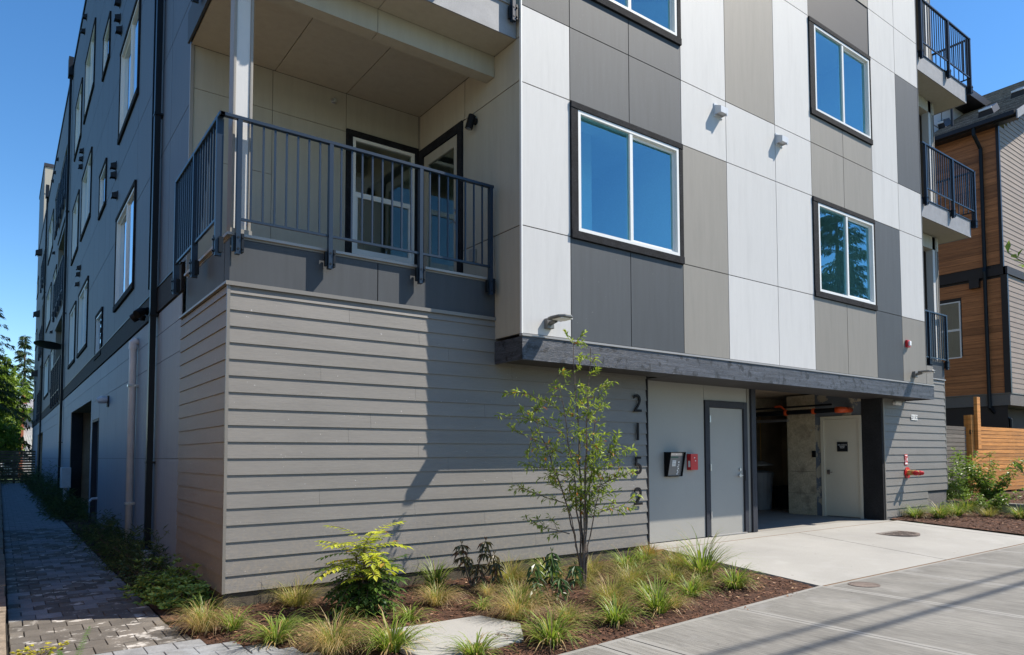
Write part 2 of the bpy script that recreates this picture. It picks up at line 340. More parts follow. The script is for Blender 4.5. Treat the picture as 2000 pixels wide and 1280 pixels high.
def board_row(W, u0, u1, z0, h, m, parent, joints=(), bot=.017):
    """one course of bevelled lap siding: thick at the butt, thin at the head"""
    cuts = [u0]+sorted(j for j in joints if u0+.3 < j < u1-.3)+[u1]
    for a, b in zip(cuts[:-1], cuts[1:]):
        a2 = a+(.0009 if a != u0 else 0); b2 = b-(.0009 if b != u1 else 0)
        mb = MB(); P = W.pt
        A = [P(a2, z0, -.004), P(a2, z0, bot), P(a2, z0+h+.012, .001), P(a2, z0+h+.012, -.004)]
        B = [P(b2, z0, -.004), P(b2, z0, bot), P(b2, z0+h+.012, .001), P(b2, z0+h+.012, -.004)]
        n = 0; mb.v = A+B
        mb.f = [(0,1,2,3),(7,6,5,4),(0,4,5,1),(1,5,6,2),(2,6,7,3),(3,7,4,0)]; mb.mi = [0]*6
        obj('siding_board', mb, m, parent)

B = thing('apartment_building', 'modern grey apartment building with patchwork panels, lap siding base and a corner balcony', 'apartment building')
EX = .159
# --- base: lap siding, front and left return
WF0 = Wall('F', 0); WL0 = Wall('L', 0)
core(WF0, 0, 5.68, -.12, 2.98, [], m_core, B)
for k in range(19):
    h = EX if k < 18 else 2.945-18*EX-.012
    js = [[2.02, 4.4], [3.66, 1.2], [1.45, 4.9], [2.9], [1.98, 4.0], [.9, 4.55], [3.3], [2.4, 5.0]][k % 8]
    board_row(WF0, .012, 5.655, k*EX, h, m_siding, B, js)
    board_row(WL0, .012, 2.24, k*EX, h, m_siding, B, [], bot=.015)
WF0.part('foundation', -.02+.03, 5.66, -.45, -.004, -.05, -.006, m_found, B)
WL0.part('foundation', .03, 45, -.45, -.006, -.05, -.006, m_found, B)
boxo('corner_trim', (-.017, .011, -.017, .011, -.004, 2.948), m_flasht, B)
mbf = MB(); mbf.box(-.034, 3.05, -.034, .0, 2.953, 2.975); mbf.box(-.034, 0, 0, 2.25, 2.953, 2.975); mbf.box(-.034, 3.05, -.034, -.026, 2.935, 2.953)
obj('flashing', mbf, m_flasht, B)
WF0.part('corner_trim', 5.657, 5.688, -.1, 2.42, -.38, .018, m_trimb, B)
# siding top-left of the balcony front: black band under the deck
for a, b in ((.004, 1.518), (1.528, 3.048)): WF0.part('band_panel', a, b, 2.98, 3.40, -.2, -.002, m_band, B)
WL0.part('band_panel', .21, 2.02, 2.98, 3.40, -.2, -.002, m_band, B)
boxo('deck', (.0, 3.05, 0, 2.0, 3.405, 3.445), m_flasht, B)
mbf = MB(); mbf.box(-.03, 3.05, -.03, -.0015, 3.425, 3.452); mbf.box(-.03, -.0015, 0, 2.0, 3.425, 3.452); obj('deck_edge_flashing', mbf, m_flash, B)
# --- door wall under the canopy
YD = .37; WD = Wall('F', YD)
core(WD, 5.68, 8.60, -.2, 2.6, [(7.50, 8.40, -.2, 2.10)], m_core, B, -.02)
WD.part('wall_panel', 5.70, 7.372, -.045, 2.47, -.018, 0, m_door, B); WD.part('wall_panel', 7.38, 8.50, 2.185, 2.47, -.018, 0, m_door, B)
WD.part('wall_panel', 8.507, 8.575, -.045, 2.47, -.018, .01, m_trimt, B)
dr = thing('x', '', '')  # placeholder, replaced below
bpy.data.objects.remove(dr)
d = obj('door', WD.bx(MB(), 7.505, 8.395, -.035, 2.065, -.05, -.012), m_door, B)
for b in ((7.385, 7.50, -.045, 2.18), (8.40, 8.50, -.045, 2.18), (7.50, 8.40, 2.07, 2.18)): WD.part('frame', *b, -.06, .022, m_frame, d, .003)
WD.part('sill', 7.49, 8.41, -.05, -.034, -.05, .05, m_flash, d)
mb = MB(); hp = WD.pt(8.30, .93, 0)
mb.tube([(hp[0], hp[1]+.014, hp[2]), (hp[0], hp[1]-.01, hp[2])], .032, 14); mb.tube([(hp[0], hp[1]-.005, hp[2]), (hp[0], hp[1]-.055, hp[2]), (hp[0]-.02, hp[1]-.062, hp[2]), (hp[0]-.12, hp[1]-.060, hp[2])], .011, 8)
mb.tube([(hp[0], hp[1]+.014, hp[2]+.1), (hp[0], hp[1]-.012, hp[2]+.1)], .024, 12); obj('handle', mb, m_galv, d, smooth=False)
for hz in (.25, 1.02, 1.82): WD.part('hinge', 7.488, 7.512, hz, hz+.11, .0225, .034, m_galv, d)
WD.part('strike_plate', 8.402, 8.418, .84, 1.02, .0225, .028, m_black, d)
obj('post', WD.bx(MB(), 8.578, 8.70, -.05, 2.45, -.12, .05), m_frame, B)
# --- garage opening: right siding return, concrete wall and inner door (all face -X at X=12.45)
XJ = 12.45; WJ = Wall('L', XJ)
WJ.part('stucco_jamb', .0, .425, -.08, 2.45, -.10, .012, m_blackstucco, B)
d2 = obj('door', WJ.bx(MB(), .50, 1.285, -.035, 2.03, -.045, -.005), m_doorb, B)
for b in ((1.287, 1.36, -.05, 2.10), (.43, .497, -.05, 2.10), (.497, 1.287, 2.035, 2.10)): WJ.part('frame', *b, -.08, .02, m_doorb, d2)
mb = MB(); p = WJ.pt(1.20, .90, .0); mb.box(p[0]-.012, p[0]+.01, p[1]-.03, p[1]+.03, p[2]-.05, p[2]+.05); mb.tube([(p[0]-.01, p[1], p[2]), (p[0]-.06, p[1], p[2]), (p[0]-.06, p[1]-.12, p[2])], .009, 8); obj('handle', mb, m_iron, d2)
m_tape = mat('primed_board_patched', (.13, .15, .18), var=.1, scale=3, fine=.05, bump=.1, rough=.8, blotch=((.42, .37, .28), 1.6, .50, .53))
WJ.part('wall_board', .43, 1.50, 2.105, 2.62, -.10, -.01, m_tape, B); WJ.part('wall_board', 1.365, 1.50, -.05, 2.10, -.10, -.01, m_tape, B)
for a, b in ((-.05, .42), (.425, .90), (.905, 2.60)): WJ.part('concrete_wall', 1.505, 2.20, a, b, -.35, -.004, m_wallc, B)
WJ.part('switch_box', 1.50, 1.57, 1.22, 1.36, -.004, .03, m_black, B)
mb = MB()
mb.quad((8.72, .45, -.052), (15.25, .45, -.052), (15.25, 9, -.052), (8.72, 9, -.052)); obj('garage_floor', mb, m_floor, B)
mb = MB(); mb.quad((8.72, 8.6, -.1), (15.25, 8.6, -.1), (15.25, 8.6, 2.7), (8.72, 8.6, 2.7)); mb.quad((8.62, .5, -.1), (8.62, 8.6, -.1), (8.62, 8.6, 2.7), (8.62, .5, 2.7)); mb.quad((15.2, 2.2, -.1), (15.2, 8.6, -.1), (15.2, 8.6, 2.7), (15.2, 2.2, 2.7))
mb.quad((12.8, 2.2, -.1), (15.2, 2.2, -.1), (15.2, 2.2, 2.7), (12.8, 2.2, 2.7)); mb.box(13.4, 15.2, 4.2, 4.4, -.1, 2.7); obj('garage_wall', mb, m_gdark, B)
boxo('garage_ceiling', (5.7, 15.2, .38, 8.6, 2.64, 2.69), m_gdark, B); boxo('garage_beam', (11.0, 14, 3.2, 3.6, 2.30, 2.64), m_wallc, B); boxo('garage_partition', (8.7, 12.3, 3.9, 4.0, 2.30, 2.64), m_blind, B)
# --- right siding
core(WF0, 12.51, 15.33, .0, 2.96, [(14.372, 15.4, -.1, .428)], m_core, B)
for k in range(-1, 19):
    z0 = k*EX; h = EX if k < 18 else 2.945-18*EX-.012
    board_row(WF0, 12.53, (14.37 if k < 2.6 else 15.32), z0, h, m_siding, B, [[13.9], [13.2], [14.7], []][k % 4])
WF0.part('foundation', 14.372, 15.31, -.3, .47, -.12, -.014, m_nstuc, B)
mbf = MB(); mbf.box(13.50, 15.36, -.034, .0, 2.953, 2.978); obj('flashing', mbf, m_flash, B)
WF0.part('corner_trim', 15.322, 15.345, .47, 2.95, -.03, .014, m_flasht, B); WF0.part('corner_trim', 12.497, 12.529, -.1, 2.42, -.03, .016, m_flasht, B)
boxo('side_wall', (15.30, 15.33, .03, 30, -.3, 14.9), m_nstuc, B)
# --- canopy beam, soffit
YP = -.585
mb = MB(); mb.box(3.04, 8.058, YP-.012, YP+.035, 2.40, 2.672); obj('canopy_beam', mb, m_beam, B)
mb = MB(); mb.box(8.062, 13.46, YP-.012, YP+.035, 2.40, 2.672); obj('canopy_beam', mb, m_beam, B)
mb = MB(); mb.box(3.04, 3.075, YP+.036, -.015, 2.40, 2.672); obj('canopy_beam_end', mb, m_beam, B); mb = MB(); mb.box(13.425, 13.46, YP+.036, -.0, 2.40, 2.672); obj('canopy_beam_end', mb, m_beam, B)
boxo('beam_flashing', (3.03, 13.47, YP-.026, YP+.03, 2.674, 2.70), m_flash, B)
for a, b in ((3.08, 5.9), (5.91, 9.2), (9.21, 11.4), (11.41, 13.42)): boxo('soffit_panel', (a, b, YP+.038, (-.016 if a < 5 else .36), 2.425, 2.440), m_soffit, B)
boxo('soffit_panel', (5.70, 12.44, .0, .5, 2.445, 2.46), m_soffit, B)
# --- patchwork panel wall
WP = Wall('F', YP)
cols = [3.05, 3.785, 4.81, 5.84, 6.845, 8.10, 9.14, 10.18, 11.21, 12.205, 13.17]
rows = [2.705, 3.98, 5.70, 6.64, 8.875, 9.83, 12.04, 14.9]
wins = []
for a, b in ((3.785, 5.845), (9.14, 11.215)):
    for s in (0, 3.17, 6.34):
        l, r_ = (.12, .085) if a < 5 else (.16, .05)
        wins.append(((a, b, 3.965+s, 5.695+s), (a+l, b-r_, 4.07+s, 5.61+s)))
holes = [w[1] for w in wins]
core(WP, 3.05, 13.17, 2.70, 14.9, holes, m_core, B)
tab = {0: 'WWWDWDW', 1: 'DwDDwDD', 2: 'DwDDwDD', 3: 'TTWWWTW', 4: 'WWWTWWT', 5: 'WWWWWWW', 6: 'TwTTwWW', 7: 'TwTTwTW', 8: 'DDWWWWT', 9: 'TWWDWWW'}
MM = {'W': m_white, 'T': m_taupe, 'D': m_dark}
for i in range(10):
    for j in range(7):
        a, b, c, d_ = cols[i], cols[i+1], rows[j], rows[j+1]; ch = tab[i][j]
        if i in (1, 2, 6, 7):
            if ch == 'w':
                if j == 4: continue
                if rows[j] == 3.98: continue
            if j == 0: d_ = 3.965
            if j == 3: d_ = 7.135
            if j == 4: c = 8.865; d_ = 9.83
            if j == 5: d_ = 10.3
            if j == 1: continue
            if j == 4: ch = 'D' if i < 5 else 'W'
            if j == 6: c = 12.04
        if i in (6, 7) and j == 0: ch = 'T'
        if i in (6, 7) and j == 4: ch = 'W' if i == 6 else 'W'
        if i == 7 and j == 5: ch = 'T'
        if ch == 'w': ch = 'D' if i < 5 else 'W'
        panel(WP, a, b, c, d_, MM[ch], B)
for tr, fr in wins: window(WP, tr, fr, B)
panel(WP, 13.17, 13.48, 2.705, 3.09, m_taupe, B); core(WP, 13.17, 13.48, 2.70, 3.1, [], m_core, B)
boxo('panel_return', (13.17, 13.475, YP+.014, -.0, 2.70, 3.08), m_taupe, B)
WP.part('corner_trim', 3.036, 3.052, 2.705, 14.9, -.03, .006, m_trimw, B)
WP.part('corner_trim', 13.168, 13.182, 3.10, 14.9, -.03, .006, m_flasht, B)
# --- return wall at X=3.05 (faces -X): between canopy and roof; recess door in it
WR = Wall('L', 3.05)
dz0, dz1, dy0, dy1 = 3.45, 5.74, .76, 1.985
core(WR, -.55, 2.0, 2.70, 14.9, [(.88, 1.86, 3.45, 5.62)], m_core, B)
for a, b, c, d_ in ((-.55, .0, 2.705, 3.99), (0, .755, 3.455, 3.99), (-.55, .755, 3.99, 5.735), (-.55, .715, 5.735, 6.27), (.715, 2.0, 5.75, 6.27), (-.55, 0, 6.27, 9.4), (-.55, .0, 9.4, 12), (0, 2, 6.62, 12)):
    panel(WR, a, b, c, d_, m_bal, B)
dd = obj('door', WR.bx(WR.bx(WR.bx(WR.bx(MB(), .885, 1.0, 3.46, 5.615, -.05, .0), 1.74, 1.855, 3.46, 5.615, -.05, .0), 1.0, 1.74, 3.46, 3.66, -.05, 0), 1.0, 1.74, 5.47, 5.615, -.05, 0), m_bal, B)
obj('pane', (lambda q: (q.quad(WR.pt(1.0, 3.66, -.02), WR.pt(1.74, 3.66, -.02), WR.pt(1.74, 5.47, -.02), WR.pt(1.0, 5.47, -.02)), q)[1])(MB()), m_glassd, dd)
for b in ((.76, .88, 3.46, 5.74), (1.86, 1.985, 3.46, 5.74), (.88, 1.86, 5.62, 5.74)): WR.part('frame', *b, -.03, .024, m_trimb, dd)
mb = MB(); p = WR.pt(.945, 4.42, 0); mb.box(p[0]-.008, p[0], p[1]-.02, p[1]+.02, p[2]-.1, p[2]+.1); mb.tube([(p[0], p[1], p[2]), (p[0]-.05, p[1], p[2]), (p[0]-.05, p[1]+.1, p[2])], .009, 8); mb.tube([(p[0]+.001, p[1], p[2]+.16), (p[0]-.02, p[1], p[2]+.16)], .02, 10); obj('handle', mb, m_galv, dd)
mb = MB(); a = .155
for (x0, x1, y0, y1, z0, z1) in ((3.2, 5, .4, 2.6, 3.45, 6.2),):
    q = mb.quad; q((x1, y0, z0), (x1, y1, z0), (x1, y1, z1), (x1, y0, z1)); q((3.08, y0, z0), (x1, y0, z0), (x1, y0, z1), (3.08, y0, z1)); q((3.08, y1, z0), (x1, y1, z0), (x1, y1, z1), (3.08, y1, z1)); q((3.08, y0, z0), (x1, y0, z0), (x1, y1, z0), (3.08, y1, z0)); q((3.08, y0, z1), (x1, y0, z1), (x1, y1, z1), (3.08, y1, z1))
obj('room_lining', mb, m_room, dd)
# --- balcony back wall at Y=2.0
WB = Wall('F', 2.0)
core(WB, 0, 3.05, 3.45, 6.3, [(2.03, 2.965, 4.05, 5.69)], m_core, B)
for a, b, c, d_ in ((.03, .955, 3.455, 4.9), (.03, .955, 4.9, 5.74), (.03, .955, 5.74, 6.27), (.955, 1.935, 3.455, 5.74), (.955, 1.935, 5.74, 6.27), (1.935, 3.03, 5.785, 6.27), (1.935, 3.03, 3.455, 3.93)):
    panel(WB, a, b, c, d_, m_bal, B, .003)
w = window(WB, (1.94, 3.03, 3.94, 5.78), (2.03, 2.965, 4.05, 5.69), B, m_glassd, slider=False)
mb = MB(); WB.bx(mb, 2.07, 2.925, 4.86, 4.93, -.05, .006); WB.bx(mb, 2.07, 2.11, 4.09, 4.86, -.05, .0); WB.bx(mb, 2.885, 2.925, 4.09, 4.86, -.05, .0); WB.bx(mb, 2.11, 2.885, 4.09, 4.14, -.05, 0); obj('sash', mb, m_trimw, w)
boxo('corner_trim', (-.008, .028, 1.985, 2.03, 3.45, 6.27), m_trimt, B); boxo('corner_trim', (3.03, 3.046, 1.98, 1.999, 5.75, 6.27), m_trimt, B)
# ceiling, dropped beam, column
for a, b in ((-.0, .976), (.986, 1.930), (1.940, 3.045)): boxo('ceiling_panel', (a, b, .185, 1.995, 6.27, 6.29), m_bal, B)
for a, b in ((-.0, 1.497), (1.503, 3.045)): boxo('ceiling_panel', (a, b, -.475, -.003, 6.27, 6.29), m_bal, B)
boxo('ceiling_beam', (0, 1.497, 0, .18, 6.0, 6.27), m_bal, B); boxo('ceiling_beam', (1.503, 3.045, 0, .18, 6.0, 6.27), m_bal, B)
mb = MB(); mb.box(.035, .16, .012, .15, 3.45, 6.0); col = obj('column', mb, m_white, B)
for b in ((.006, .034, .0, .16, 3.45, 6.0), (.161, .190, .0, .16, 3.45, 6.0)): boxo('corner_trim', b, m_trimt, col, .006)
boxo('column_base', (-.0, .2, -.01, .17, 3.446, 3.50), m_trimt, col)
# upper slab at the corner
for a, b in ((-.02, 1.497), (1.503, 3.04)): boxo('band_panel', (a, b, -.482, -.46, 6.262, 6.64), m_bandg, B)
boxo('band_panel', (-.045, -.022, -.48, 2.0, 6.262, 6.64), m_band, B); boxo('balcony_slab', (-.02, 3.04, -.459, 1.99, 6.295, 6.62), m_band, B)
boxo('deck_edge_flashing', (-.06, 3.04, -.5, -.46, 6.642, 6.665), m_flash, B)
WB2 = Wall('F', 2.0); core(WB2, 0, 3.05, 6.62, 14.9, [], m_bal, B, 0)

# --- railings
def railing(axis, u0, u1, p, zt, zb, zp, posts, parent, n_per, out=.0):
    """axis 'x' runs along X at Y=p, 'y' runs along Y at X=p"""
    def bx(mb, a, b, q0, q1, c, d): return mb.box(a, b, q0, q1, c, d) if axis == 'x' else mb.box(q0, q1, a, b, c, d)
    r = obj('balcony_railing', bx(MB(), u0, u1, p-.026, p+.026, zt-.036, zt), m_metal, parent)
    r.modifiers.new('bevel', 'BEVEL').width = .004
    pm = bx(MB(), -.021, .021, -.03, .03, 0, zt-.037-zp).mesh('post', m_metal); bm_ = bx(MB(), -.0085, .0085, -.0085, .0085, zb+.012, zt-.037).mesh('baluster', m_metal)
    br = MB(); bx(br, .026, .05, -.035, .04, .02, .2); bx(br, -.045, -.026, .0, .04, .03, .18)
    t = lambda a, b, z: ((a, b, z) if axis == 'x' else (b, a, z))
    for a in (.037, ):
        for z in (.05, .16): br.tube([t(a, -.046, z), t(a, -.034, z)], .010, 6)
    for z in (.05, .16): br.tube([t(0, -.034, z), t(0, -.0301, z)], .012, 6)
    brm = br.mesh('bracket', m_pipe)
    for q in posts:
        l = (q, p, zp) if axis == 'x' else (p, q, zp); put('post', pm, r, l); put('bracket', brm, r, l)
    for a, b, n in zip(posts[:-1], posts[1:], n_per):
        obj('rail_bar', bx(MB(), a+.021, b-.021, p-.013, p+.013, zb-.012, zb+.012), m_metal, r)
        for k in range(1, n+1):
            q = a+(b-a)*k/(n+1); put('baluster', bm_, r, (q, p, 0) if axis == 'x' else (p, q, 0))
    return r
railing('x', -.13, 2.97, -.09, 4.575, 3.57, 3.225, [.05, .95, 1.99, 2.93], B, [7, 8, 7])
railing('y', -.116, 2.06, -.11, 4.575, 3.57, 3.20, [-.02, 1.02, 2.02], B, [8, 8])
railing('x', -.13, 3.0, -.54, 7.78, 6.76, 6.42, [.0, 1.0, 2.0, 2.955], B, [8, 8, 8])
railing('y', -.566, 1.95, -.11, 7.78, 6.76, 6.36, [-.5, .4, 1.25], B, [7, 7])
# right-hand balconies
for zs in (6.27, 9.44):
    for a, b in ((13.2, 14.60), (14.607, 15.83)): boxo('band_panel', (a, b, -.482, -.46, zs-.008, zs+.37), m_bandg, B)
    boxo('band_panel', (15.832, 15.855, -.48, .32, zs-.008, zs+.37), m_bandg, B); boxo('balcony_slab', (13.19, 15.83, -.459, .32, zs, zs+.35), m_bal, B); boxo('balcony_slab', (13.19, 15.29, .33, 2, zs, zs+.35), m_bal, B)
    boxo('deck_edge_flashing', (13.19, 15.86, -.5, -.46, zs+.372, zs+.392), m_metal, B)
    railing('x', 13.36, 16.0, -.54, zs+1.56, zs+.60, zs+.22, [13.50, 14.80, 15.95], B, [11, 10])
    railing('y', -.566, .35, 15.95, zs+1.56, zs+.60, zs+.22, [-.5, .30], B, [7])
boxo('deck', (13.49, 15.3, -.02, 2, 3.30, 3.40), m_band, B); railing('x', 13.5, 15.40, -.07, 4.46, 3.42, 3.2, [13.6, 14.5, 15.36], B, [7, 7])
boxo('band_panel', (13.49, 15.33, -.022, 0, 2.98, 3.36), m_band, B)
boxo('wall_panel', (13.18, 15.29, 1.2, 1.25, 3.4, 14.9), m_taupe, B); boxo('wall_panel', (13.18, 13.2, .0, 1.2, 3.4, 14.9), m_taupe, B)
for zs in (3.40, 6.62, 9.79):
    c = boxo('column', (15.0, 15.12, .01, .16, zs, zs+2.86), m_white, B); boxo('corner_trim', (15.122, 15.20, .0, .17, zs, zs+2.85), m_taupe, c)
    boxo('ceiling_beam', (13.2, 15.29, .01, .2, zs+2.55, zs+2.85), m_bal, B)

# --- long left facade (X = 0)
lw = []   # (trim, frame) rectangles: u = Y, v = z
for z0 in (4.10, 7.43, 10.8): lw.append(((6.27, 8.78, z0, z0+1.85), (6.36, 8.70, z0+.11, z0+1.78)))
for z0 in (3.52, 6.83, 10.16): lw.append(((10.82, 12.16, z0, z0+1.05), (10.90, 12.08, z0+.08, z0+.99)))
for z0 in (4.13, 7.53, 11.0):
    lw.append(((14.35, 17.10, z0, z0+1.85), (14.43, 17.0, z0+.10, z0+1.78))); lw.append(((18.1, 20.45, z0+.02, z0+1.86), (18.2, 20.35, z0+.12, z0+1.8)))
    lw.append(((28.75, 31.2, z0+.05, z0+1.9), (28.85, 31.1, z0+.15, z0+1.8)))
    lw.append(((32.7, 36.7, z0+.08, z0+1.92), (32.8, 36.6, z0+.18, z0+1.84)))
    lw.append(((49.0, 51.2, z0+.9, z0+2.1), (49.1, 51.1, z0+.98, z0+2.0)))
rec = [(22.95, 28.3, 3.66, 6.5), (22.95, 28.3, 6.95, 9.95), (22.95, 28.3, 10.4, 13.1), (38.9, 42.6, 3.66, 6.5), (38.9, 42.6, 7.0, 9.95), (38.9, 42.6, 10.5, 13.1)]
upper_holes = [w[1] for w in lw]+rec
core(WL0, 2.03, 52, 3.64, 15.05, upper_holes, m_core, B)
us = [2.03, 3.26, 4.79, 6.27, 8.78, 10.0, 10.82, 12.16, 13.25, 14.35, 17.10, 18.1, 20.45, 21.6, 22.95]
vs = [3.645, 5.55, 6.87, 8.9, 10.12, 12.25, 13.6, 15.0]
def clip_panels(a, b, c, d, hs):
    """cut a panel round the windows that overlap it (vertical strips beside, short pieces above and below)"""
    rects = [(a, b, c, d)]
    for h in hs:
        out = []
        for (p, q, r_, s_) in rects:
            if h[1] <= p or h[0] >= q or h[3] <= r_ or h[2] >= s_: out.append((p, q, r_, s_)); continue
            if h[0] > p: out.append((p, h[0], r_, s_))
            if h[1] < q: out.append((h[1], q, r_, s_))
            p2, q2 = max(p, h[0]), min(q, h[1])
            if h[2] > r_: out.append((p2, q2, r_, h[2]))
            if h[3] < s_: out.append((p2, q2, h[3], s_))
        rects = out
    return [r_ for r_ in rects if r_[1]-r_[0] > .03 and r_[3]-r_[2] > .03]
trims = [w[0] for w in lw]+rec
for i in range(len(us)-1):
    for j in range(len(vs)-1):
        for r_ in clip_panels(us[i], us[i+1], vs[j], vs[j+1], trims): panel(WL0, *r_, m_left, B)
far = MB()
us2 = [22.95, 28.3, 30, 32.7, 36.7, 38.9, 42.6, 45.5, 49, 52]
for i in range(len(us2)-1):
    for j in range(len(vs)-1):
        for (a, b, c, d_) in clip_panels(us2[i], us2[i+1], vs[j], vs[j+1], trims): WL0.bx(far, a+G, b-G, c+G, d_-G, -.01, 0)
obj('wall_panel', far, m_left, B, 'stuff')
for tr, fr in lw: window(WL0, tr, fr, B, m_glassl, room=fr[0] < 40, deep=1.6, slider=(fr[1]-fr[0] > 1.5), trimw=.03, split=.42)
for (a, b, c, d_) in rec:                      # recessed side balconies
    mb = MB(); D = 1.5; q = mb.quad
    q((D, a, c), (D, b, c), (D, b, d_), (D, a, d_)); q((0, a, c), (D, a, c), (D, a, d_), (0, a, d_)); q((0, b, c), (D, b, c), (D, b, d_), (0, b, d_)); q((0, a, d_), (D, a, d_), (D, b, d_), (0, b, d_)); q((0, a, c), (D, a, c), (D, b, c), (0, b, c))
    obj('recess_lining', mb, m_taupe, B)
for (a, b, n, zs) in ((23.0, 28.3, 4, (3.72, 7.30, 10.92)), (39.3, 42.2, 2, (3.72, 7.2, 11.1))):
    for z in zs:
        ps = [a+(b-a)*k/n for k in range(n+1)]
        railing('y', a-.05, b+.05, -.10, z+1.17, z+.02, z-.42, ps, B, [5]*n)
        if z > 4: boxo('balcony_slab', (-.04, .0, a-.1, b+.1, z-.78, z-.45), m_left, B)
WL0.part('belly_band', 2.20, 52, 3.30, 3.632, -.012, .022, m_band2, B)
boxo('flashing', (-.035, .0, 2.20, 52, 3.634, 3.650), m_pipe, B)
lh = [(12.85, 18.9, -.3, 2.66), (11.08, 12.42, -.3, 2.16), (37.0, 43.0, -.3, 2.6)]
core(WL0, 2.25, 52, -.3, 3.3, lh, m_core, B)
usl = [2.25, 3.62, 4.35, 5.85, 6.75, 8.2, 9.55, 11.05, 12.45, 12.85, 14.4, 16, 17.5, 18.9, 20.2, 21.4, 23, 24.3, 25.6, 28, 30.4, 32.8, 35.2, 37, 43, 47, 52]
vsl = [-.18, 1.267, 2.58, 2.98, 3.285]
far = MB()
for i in range(len(usl)-1):
    for j in range(4):
        for (a, b, c, d_) in clip_panels(usl[i], usl[i+1], vsl[j], vsl[j+1], lh):
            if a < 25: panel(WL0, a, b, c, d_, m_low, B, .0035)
            else: WL0.bx(far, a+G, b-G, c+G, d_-G, -.01, 0)
obj('wall_panel', far, m_low, B, 'stuff')
for (a, b, c, d_) in (lh[0], lh[2]):           # dark garage bays on the side
    mb = MB(); D = 5.; q = mb.quad; c = -.2
    q((D, a, c), (D, b, c), (D, b, d_), (D, a, d_)); q((0, a, c), (D, a, c), (D, a, d_), (0, a, d_)); q((0, b, c), (D, b, c), (D, b, d_), (0, b, d_)); q((0, a, d_), (D, a, d_), (D, b, d_), (0, b, d_)); q((0, a, c), (D, a, c), (D, b, c), (0, b, c))
    obj('garage_lining', mb, m_gdark, B)
for b in ((12.85, 12.93, -.2, 2.66), (18.82, 18.9, -.2, 2.66)): WL0.part('opening_jamb', *b, -.3, -.013, m_blackstucco, B)
d3 = obj('door', WL0.bx(MB(), 11.14, 12.36, -.15, 2.10, -.14, -.10), m_low, B)
for b in ((11.08, 11.14, -.2, 2.16), (12.36, 12.42, -.2, 2.16), (11.14, 12.36, 2.10, 2.16)): WL0.part('frame', *b, -.14, .01, m_frame, d3)
# roof, parapet, rear, tower
boxo('roof', (.02, 15.3, .6, 52, 14.7, 14.95), m_roofg, B); boxo('roof', (3.06, 13.17, -.55, .6, 14.7, 14.95), m_roofg, B)
mb = MB(); mb.box(-.035, .06, 2.0, 45.3, 15.02, 15.12); mb.box(-.035, .06, 45.3, 52, 15.02, 15.1); obj('parapet_cap', mb, m_pipe, B)
boxo('side_wall', (.5, 15.3, 51.8, 52, -.3, 15), m_left, B)
mb = MB(); mb.box(.015, 3.5, 45.0, 52, 14.9, 19.0); t = obj('stair_tower', mb, m_bal, B)
boxo('tower_cap', (-.04, 3.55, 44.95, 52.05, 19.002, 19.22), m_frame, t); boxo('tower_panel', (-.01, .012, 45.0, 52, 15.1, 19.0), m_left, t); boxo('tower_seam', (.0, 3.5, 44.985, 44.998, 17.3, 17.34), m_core, t)
# --- downspouts
def downspout(y, z0, z1, w=.085, head=None, m=m_pipe, straps=()):
    mb = MB(); mb.box(-.105, -.03, y-w/2, y+w/2, z0, z1)
    o = obj('downspout', mb, m, B)
    for z in straps: boxo('strap', (-.112, -.0, y-w/2-.02, y+w/2+.02, z, z+.03), m, o)
    if head is not None: boxo('conductor_head', (-.15, -.0, y-.2, y+.2, head, head+.65), m, o)
    return o
ds = downspout(3.90, .05, 15, .10, None, m_pipe, (3.25, 6.1, 9, 1.2))
mb = MB(); mb.tube([(-.07, 3.9, .08), (-.07, 3.82, -.02), (-.10, 3.74, -.12)], .045, 8); obj('elbow', mb, m_pipe, ds)
mb = MB(); mb.tube([(-.10, 3.75, -.02), (-.10, 3.75, .03)], .075, 12); mb.tube([(-.10, 3.74, -.22), (-.10, 3.74, -.02)], .055, 12); obj('drain_adapter', mb, m_pvc, ds)
ds = downspout(22.45, -.1, 14.8, .12, 14.75, m_pipe, (1.8, 6.3, 9.9)); downspout(38.4, -.1, 15.1, .14, 15.1, m_pipe, (2, 6, 10)); downspout(4.12, 3.66, 15, .035, None, m_pipe)
mb = MB(); mb.tube([(-.07, 5.66, -.25), (-.07, 5.66, 3.06), (-.06, 5.66, 3.12), (0, 5.66, 3.14)], .052, 14); wp = obj('vent_pipe', mb, m_pvc, B, smooth=True)
mb = MB(); mb.tube([(-.07, 5.66, 3.0), (-.07, 5.66, 3.10), (-.02, 5.66, 3.14)], .064, 14); obj('pipe_elbow', mb, m_pvc, wp)
for z in (.55, 2.40): boxo('strap', (-.135, .0, 5.60, 5.72, z, z+.035), m_galv, wp)
boxo('strap', (-.04, .0, 5.54, 5.60, 2.4, 2.435), m_galv, wp)
